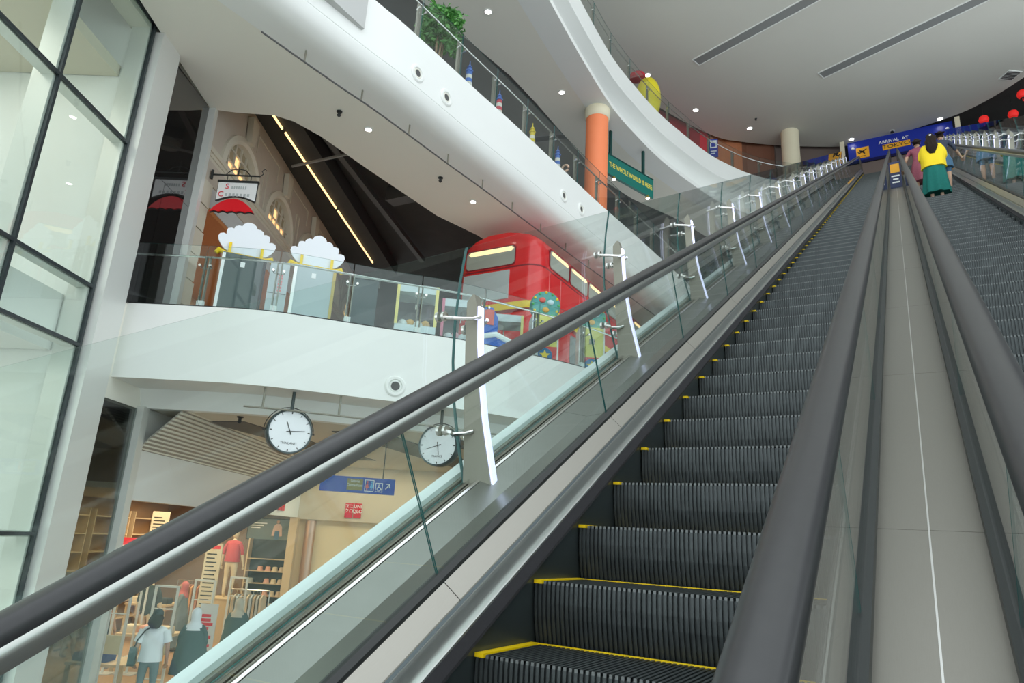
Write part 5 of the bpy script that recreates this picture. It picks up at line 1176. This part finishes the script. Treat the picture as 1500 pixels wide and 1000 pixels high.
def table(t_, off, label, cols, n=3, z=0.75):
    t = st('display_table', label, 'table', t_, off, Z1 + 0.012)
    MB().box(-0.55, 0.55, -0.4, 0.4, z - 0.05, z).build('tabletop', WOOD, t)
    for x in (-0.5, 0.5):
        for y in (-0.35, 0.35): MB().box(x - 0.03, x + 0.03, y - 0.03, y + 0.03, 0, z - 0.05).build('leg', WOOD, t)
    base = Vector((*wp(t_, off), 0))
    for i in range(n):
        x = -0.36 + i * 0.36; p = Matrix.Rotation(FR, 3, 'Z') @ Vector((x, -0.1, 0)); cn = cols[i % len(cols)]
        tag(MB().loft([[(a * 0.14 * k2, b * 0.16 * k2, zz) for a, b in ((-1, -1), (1, -1), (1, 1), (-1, 1))] for zz, k2 in ((0, 1), (0.06, 1.03), (0.12, 1.0), (0.15, 0.9))]).build('folded_clothes', cn[1], loc=(base.x + p.x, base.y + p.y, Z1 + 0.012 + z)), 'folded %s clothes on the %s' % (cn[0] + (' second pile of' if i >= len(cols) else ''), label.split(' in ')[0]), 'clothes').rotation_euler = (0, 0, FR)
table(3.6, -1.0, 'pale wood table in the store front', [G('cream', (0.7, 0.6, 0.45)), G('pink', (0.75, 0.4, 0.33))])
table(1.7, -0.80, 'low wood table in the store near the banner', [G('navy', (0.03, 0.05, 0.10)), G('blue', (0.05, 0.08, 0.25))], 2, 0.5)
table(7.3, -2.9, 'tall wood table in the store centre', [G('cream', (0.7, 0.6, 0.45)), G('tan', (0.48, 0.36, 0.24)), G('black', (0.03, 0.035, 0.04))], 3, 0.95)
def shelf_wall(t_, label):
    t = st('wall_shelf', label, 'shelf', t_, -4.28, Z1 + 0.012); t.rotation_euler = (0, 0, FR + math.pi / 2)
    for k_ in range(7): MB().box(-0.8, 0.8, -0.18, 0.2, 0.4 + 0.45 * k_, 0.43 + 0.45 * k_).build('shelf_board', WOOD, t)
    for x in (-0.82, 0.8): MB().box(x, x + 0.03, -0.18, 0.2, 0, 3.3).build('side_panel', WOOD, t)
    cs = [mat('cloth_cream', (0.7, 0.6, 0.45)), mat('cloth_tan', (0.48, 0.36, 0.24)), mat('cloth_black', (0.03, 0.035, 0.04)), mat('cloth_rust', (0.45, 0.18, 0.08))]
    return t
for k_ in range(5): shelf_wall(1.0 + k_ * 1.9, ['wall shelf of the store nearest the slim post', 'wall shelf behind the straw garments', 'wall shelf behind the dark garments', 'wall shelf behind the rust garments', 'wall shelf in the far store corner'][k_])
pl1 = st('display_plinth', 'tall wood display plinth carrying the mannequin in red', 'plinth', 8.0, -1.22, Z1 + 0.012)
MB().box(-0.4, 0.4, -0.4, 0.4, 0, 1.10).build('body', WOOD, pl1); MB().box(-0.42, 0.42, -0.42, 0.42, 1.10, 1.13).build('top_board', WOOD, pl1)
# ---------------------------------------------------------------- people and mannequins
SKIN = mat('skin', (0.52, 0.32, 0.22), 0.55); SKINL = mat('skin_light', (0.62, 0.42, 0.31), 0.55)
HAIR = mat('hair_dark', (0.020, 0.013, 0.010), 0.75, spec=0.15); EYE = mat('eye_dark', (0.02, 0.015, 0.01), 0.3); LIP = mat('lip', (0.45, 0.14, 0.12), 0.5)
def figure(name, label, loc, yaw, H, cols, arms, legs=None, lean=0.0, head_turn=0.0, cat='person', face=True, skin=None, group=None):
    """cols: top, sleeve_low, hip, thigh, shin, foot, hand materials; arms: (elbow, wrist) per side in units of height, +y ahead."""
    root = thing(name, label, cat, loc, yaw, group)
    skin = skin or SKIN
    V, Rr, Ed, lab = [], [], [], []
    def add(p, r, par=None, L=None):
        V.append(Vector(p) * H); Rr.append(r * H); i = len(V) - 1
        if par is not None: Ed.append((par, i)); lab.append(L)
        return i
    ly = lambda z: lean * max(0.0, (z - 0.53)) 
    pel = add((0, 0, 0.53), 0.072)
    s1 = add((0, ly(0.62), 0.62), 0.066, pel, 'hip'); s2 = add((0, ly(0.71), 0.71), 0.070, s1, 'top'); ch = add((0, ly(0.79), 0.785), 0.066, s2, 'top')
    nk = add((0, ly(0.84), 0.84), 0.030, ch, 'skin'); hd = add((0, ly(0.87) + 0.005, 0.875), 0.028, nk, 'skin')
    legs = legs or [((-0.055, 0.01, 0.29), (-0.055, -0.005, 0.05)), ((0.055, 0.01, 0.29), (0.055, -0.005, 0.05))]
    for s, (kn, an) in zip((-1, 1), legs):
        hp = add((s * 0.052, 0, 0.49), 0.058, pel, 'hip')
        mt = add(((s * 0.052 + kn[0]) / 2, kn[1] / 2, (0.49 + kn[2]) / 2), 0.047, hp, 'thigh'); k = add(kn, 0.034, mt, 'thigh')
        cf = add(((kn[0] * 0.65 + an[0] * 0.35), kn[1] * 0.65 + an[1] * 0.35 - 0.006, kn[2] * 0.65 + an[2] * 0.35), 0.034, k, 'shin'); a = add(an, 0.021, cf, 'shin')
        b = add((an[0] + s * 0.004, an[1] + 0.035, an[2] - 0.026), 0.022, a, 'foot'); add((an[0] + s * 0.010, an[1] + 0.095, an[2] - 0.033), 0.016, b, 'foot')
    hands = []
    for s, (el, wr) in zip((-1, 1), arms):
        sh_ = add((s * 0.090, ly(0.8), 0.795), 0.040, ch, 'top'); mid = add(((s * 0.1 + el[0]) / 2 + s * 0.012, (el[1] + ly(0.8)) / 2, (0.79 + el[2]) / 2), 0.030, sh_, 'top')
        e = add(el, 0.024, mid, 'sleeve'); w = add(wr, 0.016, e, 'forearm')
        d = (Vector(wr) - Vector(el)).normalized(); p = Vector(wr) + d * 0.038
        add(tuple(p), 0.019, w, 'skin'); hands.append((p * H, d, s))
    me = bpy.data.meshes.new('skeleton'); me.from_pydata([tuple(v) for v in V], Ed, [])
    tmp = bpy.data.objects.new('skeleton', me); scene.collection.objects.link(tmp)
    sk = tmp.modifiers.new('skin', 'SKIN'); sk.use_smooth_shade = True
    for i, sv in enumerate(me.skin_vertices[0].data): sv.radius = (Rr[i], Rr[i] * (0.72 if i in (pel, s1, s2, ch) else 1.0)); sv.use_root = (i == pel)
    for i in (pel, s1, s2, ch): me.skin_vertices[0].data[i].radius = (Rr[i] * 1.12, Rr[i] * 0.80)
    su = tmp.modifiers.new('subdivide', 'SUBSURF'); su.levels = 2; su.render_levels = 2
    dg = bpy.context.evaluated_depsgraph_get(); ev = tmp.evaluated_get(dg); bm_me = bpy.data.meshes.new_from_object(ev)
    mb = MB(); mats = [skin, cols['top'], cols['hip'], cols['thigh'], cols['shin'], cols['foot'], cols.get('sleeve', cols['top']), cols.get('forearm', skin), HAIR, EYE, LIP]
    idx = {'skin': 0, 'top': 1, 'hip': 2, 'thigh': 3, 'shin': 4, 'foot': 5, 'sleeve': 6, 'forearm': 7}
    mb.v = [tuple(v.co) for v in bm_me.vertices]
    def nearest(c):
        best, bl = 1e9, 'top'
        for (a, b), L in zip(Ed, lab):
            p, q = V[a], V[b]; d = q - p; t = max(0, min(1, (c - p).dot(d) / max(1e-9, d.length_squared))); r_ = Rr[a] * (1 - t) + Rr[b] * t
            D = (c - (p + d * t)).length - r_
            if D < best: best, bl = D, L
        return idx[bl]
    for p in bm_me.polygons: mb.f.append(tuple(p.vertices)); mb.m.append(nearest(p.center))
    bpy.data.objects.remove(tmp); bpy.data.meshes.remove(bm_me)
    # fingers
    for p, d, s in hands:
        side = Vector((0, 0, 1)).cross(d)
        side = side.normalized() if side.length > 0.1 else Vector((0, 1, 0))
        dn = d.cross(side) * (1 if d.cross(side).z < 0 else -1)
        if abs(d.z) > 0.8: dn = Vector((-s, 0, 0))
        for k in range(4):
            o = side * (k - 1.5) * 0.011 * H; L = (0.042, 0.048, 0.045, 0.036)[k] * H; b0 = p + o + d * 0.008 * H
            mb.tube([b0, b0 + d * L * 0.5 + dn * 0.004 * H, b0 + d * L * 0.85 + dn * 0.018 * H], [0.0058 * H, 0.0052 * H, 0.0040 * H], 6, 0)
        b0 = p - d * 0.012 * H; mb.tube([b0, b0 + side * 0.020 * H + d * 0.014 * H, b0 + side * 0.024 * H + d * 0.034 * H + dn * 0.008 * H], [0.0075 * H, 0.0062 * H, 0.005 * H], 6, 0)
    # head with a face
    c = Vector((0, ly(0.92) + 0.012, 0.932)) * H; ct, s_ = math.cos(head_turn), math.sin(head_turn)
    def hp_(x, y, z): x, y = x * ct - y * s_, x * s_ + y * ct; return (c.x + x * H, c.y + y * H, c.z + z * H)
    rings = []
    for z, rx, ry, oy in ((-0.066, 0.012, 0.018, 0.016), (-0.058, 0.026, 0.034, 0.010), (-0.040, 0.036, 0.046, 0.004), (-0.015, 0.043, 0.053, 0), (0.012, 0.046, 0.056, -0.002), (0.038, 0.042, 0.052, -0.003), (0.056, 0.028, 0.036, -0.004), (0.065, 0.008, 0.01, -0.004)):
        rings.append([hp_(rx * math.cos(2 * math.pi * k / 16), oy + ry * math.sin(2 * math.pi * k / 16), z) for k in range(16)])
    mb.loft(rings)
    if face:
        mb.loft([[hp_(a * w, y, z) for a in (-1, 1)] + [hp_(0, y2, z)] for z, w, y, y2 in ((0.006, 0.004, 0.050, 0.056), (-0.012, 0.008, 0.050, 0.066), (-0.018, 0.009, 0.050, 0.060))])
        for sx in (-1, 1):
            mb.ball(hp_(sx * 0.017, 0.049, 0.004), 0.006 * H, 0.005 * H, 0.004 * H, 8, 6, 9); mb.ball(hp_(sx * 0.047, -0.002, -0.004), 0.006 * H, 0.012 * H, 0.016 * H, 8, 6, 0)
        mb.ball(hp_(0, 0.049, -0.032), 0.012 * H, 0.005 * H, 0.004 * H, 8, 6, 10)
    body = mb.build('body', mats, root, True)
    root['_c'] = 0; del root['_c']
    return root, hp_, (lambda z: ly(z) * H)
def hair_cap(root, hp_, long=0.0, m=HAIR, wav=0.0, H=1.7):
    mb = MB(); rings = []
    for z, rx, ry, oy in ((-0.035, 0.045, 0.036, -0.022), (-0.010, 0.050, 0.048, -0.014), (0.015, 0.053, 0.060, -0.006), (0.042, 0.049, 0.058, -0.004), (0.062, 0.034, 0.042, -0.005), (0.073, 0.010, 0.012, -0.005)):
        rings.append([hp_(rx * math.cos(2 * math.pi * k / 18), oy + ry * math.sin(2 * math.pi * k / 18) * (1 if math.sin(2 * math.pi * k / 18) < 0 else 0.80), z) for k in range(18)])
    mb.loft(rings)
    if long:
        rings = []
        for i in range(13):
            f = i / 12; z = 0.02 - long * f; w = 0.050 + 0.022 * math.sin(f * math.pi) - 0.018 * f ** 3; th = 0.026 * (1 - 0.4 * f)
            oy = -0.046 - 0.062 * min(1, f * 1.6); sx = wav * math.sin(f * 13)
            rings.append([hp_(w * math.cos(2 * math.pi * k / 18) * (1 + 0.10 * math.sin(k * 2.3 + f * 9)) + sx, oy + th * math.sin(2 * math.pi * k / 18) * (1 + 0.25 * math.sin(k * 3.1 + f * 5)), z) for k in range(18)])
        mb.loft(rings)
    return mb.build('hair', m, root, True)
def skirt(root, H, prof, m, name='skirt', folds=9, amp=0.10, oy=0.0):
    rings = []
    for z, rx, ry, yy in prof:
        k_ = max(0, (prof[0][0] - z)) / max(0.01, prof[0][0] - prof[-1][0])
        rings.append([((rx * math.cos(2 * math.pi * k / 48) * (1 + amp * k_ * math.sin(folds * 2 * math.pi * k / 48))) * H, (ry * math.sin(2 * math.pi * k / 48) * (1 + amp * k_ * math.sin(folds * 2 * math.pi * k / 48)) + yy) * H, z * H) for k in range(48)])
    return MB().loft(rings).build(name, m, root, True)
C_ = lambda top, hip, thigh, shin, foot, **k: dict(top=top, hip=hip, thigh=thigh, shin=shin, foot=foot, **k)
YT = mat('yellow_cloth', (0.85, 0.62, 0.01), 0.8); TS = mat('teal_skirt', (0.0, 0.17, 0.135), 0.85, noise=(0.0, 0.10, 0.09), nscale=40)
MAR = mat('maroon_print', (0.13, 0.010, 0.03), 0.8, noise=(0.36, 0.11, 0.15), nscale=90); DEN = mat('denim', (0.06, 0.14, 0.24), 0.85); NAV = mat('navy_cloth', (0.03, 0.04, 0.07), 0.8)
WT = mat('white_tee', (0.80, 0.84, 0.86), 0.8); GJ = mat('grey_jeans', (0.17, 0.23, 0.24), 0.85); SHOE = mat('shoe', (0.35, 0.33, 0.30), 0.7); BLKC = mat('black_cloth', (0.025, 0.035, 0.035), 0.85)
DGR = mat('dark_robe', (0.08, 0.13, 0.125), 0.85); HIJW = mat('white_scarf', (0.78, 0.82, 0.86), 0.85); HIJB = mat('beige_scarf', (0.58, 0.52, 0.42), 0.85); HIJR = mat('red_scarf', (0.50, 0.12, 0.11), 0.85); BEIGE = mat('beige_trousers', (0.40, 0.35, 0.27), 0.85)
def step_at(X, y):           # tread height and centre of the step under a rider
    k = round(((y - 0.2) / C3 * 1.0 - 0) / PITCH)   # rough index, refined below
    best = None
    for k in range(-5, 80):
        _, Y, Z = sp(X, U0 + k * PITCH, 0)
        if Y <= y < Y + 0.4: best = (Y, Z)
    return best
# woman in yellow on the escalator
Y_, Z_ = step_at(0.72, 16.45); H = 1.68
r0, hp_, ly = figure('person', 'woman in a yellow top and long teal skirt with wavy dark hair riding the escalator', (0.74, Y_ + 0.20, Z_ + 0.001), 0.0, H, C_(YT, TS, SKINL, SKINL, SKINL, sleeve=YT, forearm=YT), [((-0.15, 0.04, 0.64), (-0.10, 0.16, 0.60)), ((0.15, 0.04, 0.64), (0.10, 0.16, 0.60))], lean=0.10, skin=SKINL)
hair_cap(r0, hp_, 0.30, wav=0.006)
skirt(r0, H, [(0.60, 0.085, 0.065, 0.008), (0.52, 0.118, 0.085, 0.004), (0.40, 0.130, 0.095, 0), (0.25, 0.143, 0.105, 0), (0.14, 0.153, 0.110, 0), (0.085, 0.157, 0.112, 0)], TS, 'skirt', 8, 0.10)
skirt(r0, H, [(0.825, 0.060, 0.046, 0.028), (0.79, 0.128, 0.066, 0.024), (0.72, 0.150, 0.076, 0.018), (0.64, 0.146, 0.080, 0.012), (0.58, 0.142, 0.090, 0.004), (0.51, 0.142, 0.096, 0.002), (0.465, 0.146, 0.100, 0.0)], YT, 'yellow_top', 5, 0.06)
MB().box(-0.02, 0.02, -0.115, -0.105, 1.545, 1.575).build('hair_clip', TEXTW, r0)
# two riders ahead of her
Y_, Z_ = step_at(0.5, 17.75); H = 1.60
r1, hp_, ly = figure('person', 'rider in a maroon and white patterned dress holding the median handrail', (0.50, Y_ + 0.20, Z_ + 0.001), 0.0, H, C_(MAR, MAR, SKIN, SKIN, SHOE, sleeve=SKIN), [((-0.165, 0.03, 0.66), (-0.20, 0.13, 0.585)), ((0.14, 0.0, 0.64), (0.12, 0.10, 0.56))], lean=0.08)
hair_cap(r1, hp_, 0.06); skirt(r1, H, [(0.60, 0.080, 0.062, 0.005), (0.50, 0.112, 0.085, 0), (0.38, 0.125, 0.095, 0), (0.25, 0.140, 0.105, 0)], MAR, 'dress_skirt', 7, 0.08)
Y_, Z_ = step_at(1.0, 18.2); H = 1.66
r2, hp_, ly = figure('person', 'rider in a dark top and denim shorts holding the outer handrail', (1.04, Y_ + 0.20, Z_ + 0.001), 0.0, H, C_(NAV, DEN, DEN, SKIN, SHOE, sleeve=NAV), [((-0.14, 0.0, 0.64), (-0.12, 0.10, 0.55)), ((0.175, 0.05, 0.66), (0.235, 0.15, 0.59))], lean=0.06)
hair_cap(r2, hp_, 0.03)
skirt(r2, H, [(0.58, 0.082, 0.066, 0), (0.48, 0.118, 0.085, 0), (0.36, 0.125, 0.09, 0)], DEN, 'shorts', 6, 0.03)
# shoppers on the ground floor
GZ = Z1 + 0.012
H = 1.62
r3, hp_, ly = figure('person', 'woman in a white T-shirt, grey jeans and black cap with a shoulder bag', (-11.62, 7.86, GZ), 0.85, H, C_(WT, GJ, GJ, GJ, SHOE, sleeve=SKIN), [((-0.145, -0.01, 0.63), (-0.15, 0.04, 0.49)), ((0.15, -0.01, 0.63), (0.155, 0.05, 0.49))], legs=[((-0.06, 0.03, 0.29), (-0.075, -0.05, 0.055)), ((0.06, 0.02, 0.29), (0.065, 0.01, 0.05))])
hair_cap(r3, hp_, 0.13)
skirt(r3, H, [(0.82, 0.050, 0.040, 0), (0.80, 0.112, 0.055, 0), (0.72, 0.112, 0.066, 0), (0.62, 0.106, 0.066, 0), (0.53, 0.114, 0.074, 0), (0.495, 0.116, 0.076, 0)], WT, 'shirt_body', 6, 0.04)
mb = MB()
for s in (-1, 1): mb.tube([(s * 0.105 * H, 0, 0.795 * H), (s * 0.128 * H, -0.004 * H, 0.73 * H), (s * 0.142 * H, -0.006 * H, 0.68 * H)], [0.045 * H, 0.044 * H, 0.046 * H], 12)
mb.build('sleeve', WT, r3, True)
mb = MB(); rings = []
for z, q in ((0.010, 0.060), (0.040, 0.058), (0.062, 0.042), (0.077, 0.014)): rings.append([hp_(q * 0.92 * math.cos(2 * math.pi * k / 16), q * 1.08 * math.sin(2 * math.pi * k / 16) - 0.003, z) for k in range(16)])
mb.loft(rings); mb.build('cap', BLKC, r3, True)
bag = thing('shoulder_bag', 'dark grey shoulder bag hanging at the side of the woman in the white shirt', 'bag', (-11.62, 7.86, GZ), 0.85)
MB().loft([[(-0.27 + a * 0.05, -0.02 + b * w, z) for a, b in ((-1, -1), (1, -1), (1, 1), (-1, 1))] for z, w in ((0.74, 0.10), (0.78, 0.15), (0.95, 0.14), (1.02, 0.10))]).build('pouch', DGR, bag)
MB().tube([(-0.27, -0.02, 1.0), (-0.23, -0.10, 1.15), (-0.13, -0.125, 1.30), (-0.03, -0.04, 1.37), (0.0, 0.10, 1.25), (-0.15, 0.14, 1.10), (-0.27, 0.02, 1.0)], 0.013, 6).build('strap', BLKC, bag)
def scarf(root, hp_, m, H, drop=0.16, wide=0.11):
    mb = MB(); rings = []
    for z, rx, ry, oy in ((-drop, wide, 0.075, -0.006), (-0.115, wide * 0.92, 0.070, -0.004), (-0.085, 0.062, 0.058, -0.002), (-0.060, 0.052, 0.056, 0.0), (-0.02, 0.055, 0.060, -0.006), (0.02, 0.056, 0.062, -0.008), (0.05, 0.046, 0.052, -0.008), (0.070, 0.028, 0.032, -0.008), (0.078, 0.008, 0.008, -0.008)):
        rings.append([hp_(rx * math.cos(2 * math.pi * k / 20), oy + ry * math.sin(2 * math.pi * k / 20) * (0.78 if (math.sin(2 * math.pi * k / 20) > 0.3 and -0.06 < z < 0.04) else 1), z) for k in range(20)])
    return mb.loft(rings).build('headscarf', m, root, True)
def robed(loc, yaw, H, robe, sc_m, label):
    r, hp_, ly = figure('person', label, loc, yaw, H, C_(robe, robe, robe, robe, SHOE, sleeve=robe, forearm=robe), [((-0.14, 0.02, 0.63), (-0.11, 0.13, 0.60)), ((0.14, 0.02, 0.63), (0.11, 0.13, 0.60))])
    scarf(r, hp_, sc_m, H)
    skirt(r, H, [(0.80, 0.105, 0.062, 0), (0.70, 0.135, 0.080, 0.01), (0.55, 0.165, 0.105, 0.01), (0.40, 0.180, 0.120, 0), (0.32, 0.185, 0.125, 0)], robe, 'cape', 6, 0.05)
    skirt(r, H, [(0.52, 0.10, 0.08, 0), (0.35, 0.12, 0.10, 0), (0.06, 0.15, 0.125, 0)], robe, 'robe_skirt', 7, 0.06)
    return r
robed((-11.62, 8.62, GZ), 0.75, 1.60, DGR, HIJW, 'woman in a white headscarf and dark grey cape walking by the store')
robed((-12.75, 10.45, GZ), 0.6, 1.60, DGR, HIJB, 'woman in a beige headscarf and dark robe near the pale clothes rail')
robed((*wp(6.1, -1.55), GZ), 2.2, 1.62, mat('grey_robe', (0.17, 0.20, 0.21), 0.85), HIJR, 'woman in a red headscarf standing inside the store')
for (tt, oo, c0, lb, yw) in ((3.3, -1.9, mat('dark_jeans', (0.035, 0.065, 0.09), 0.85), 'person in dark jeans and trainers walking behind the dark shop glass', 0.2), (4.2, -3.1, BEIGE, 'person in beige trousers walking behind the dark shop glass', 0.2)):
    r, hp_, ly = figure('person', lb, (*wp(tt, oo), GZ), yw, 1.70, C_(BLKC, c0, c0, c0, SHOE, sleeve=SKIN), [((-0.145, -0.01, 0.63), (-0.15, 0.04, 0.49)), ((0.15, -0.01, 0.63), (0.155, 0.05, 0.49))], legs=[((-0.055, 0.05, 0.29), (-0.055, -0.03, 0.06)), ((0.055, 0.02, 0.29), (0.055, 0.06, 0.05))])
    hair_cap(r, hp_, 0.0)
MANN = mat('mannequin_cream', (0.68, 0.56, 0.38), 0.5)
def mannequin(t_, off, z, top, low, label):
    r, hp_, ly = figure('mannequin', label, (*wp(t_, off), z), FR, 1.82, C_(top, low, MANN, MANN, MANN, sleeve=top, forearm=MANN), [((-0.15, 0.0, 0.63), (-0.17, 0.03, 0.49)), ((0.15, 0.0, 0.63), (0.17, 0.03, 0.49))], cat='mannequin', face=False, skin=MANN, group='store mannequins')
    skirt(r, 1.82, [(0.82, 0.05, 0.04, 0), (0.79, 0.11, 0.06, 0), (0.65, 0.105, 0.07, 0), (0.52, 0.115, 0.08, 0)], top, 'jumper', 6, 0.03)
mannequin(8.0, -1.22, Z1 + 0.012 + 1.13, mat('jumper_red', (0.48, 0.06, 0.07), 0.85), MANN, 'cream mannequin in a red jumper on the tall plinth')
mannequin(5.6, -1.55 - 0.6, GZ, BLKC, BLKC, 'cream mannequin in black clothes beside the price list')
mannequin(1.2, -2.0, GZ, BLKC, BLKC, 'cream mannequin in black clothes near the banner')

# ---------------------------------------------------------------- lift everything so the ground floor sits at zero
for o in list(scene.objects):
    if o.parent is None: o.location.z += LIFT
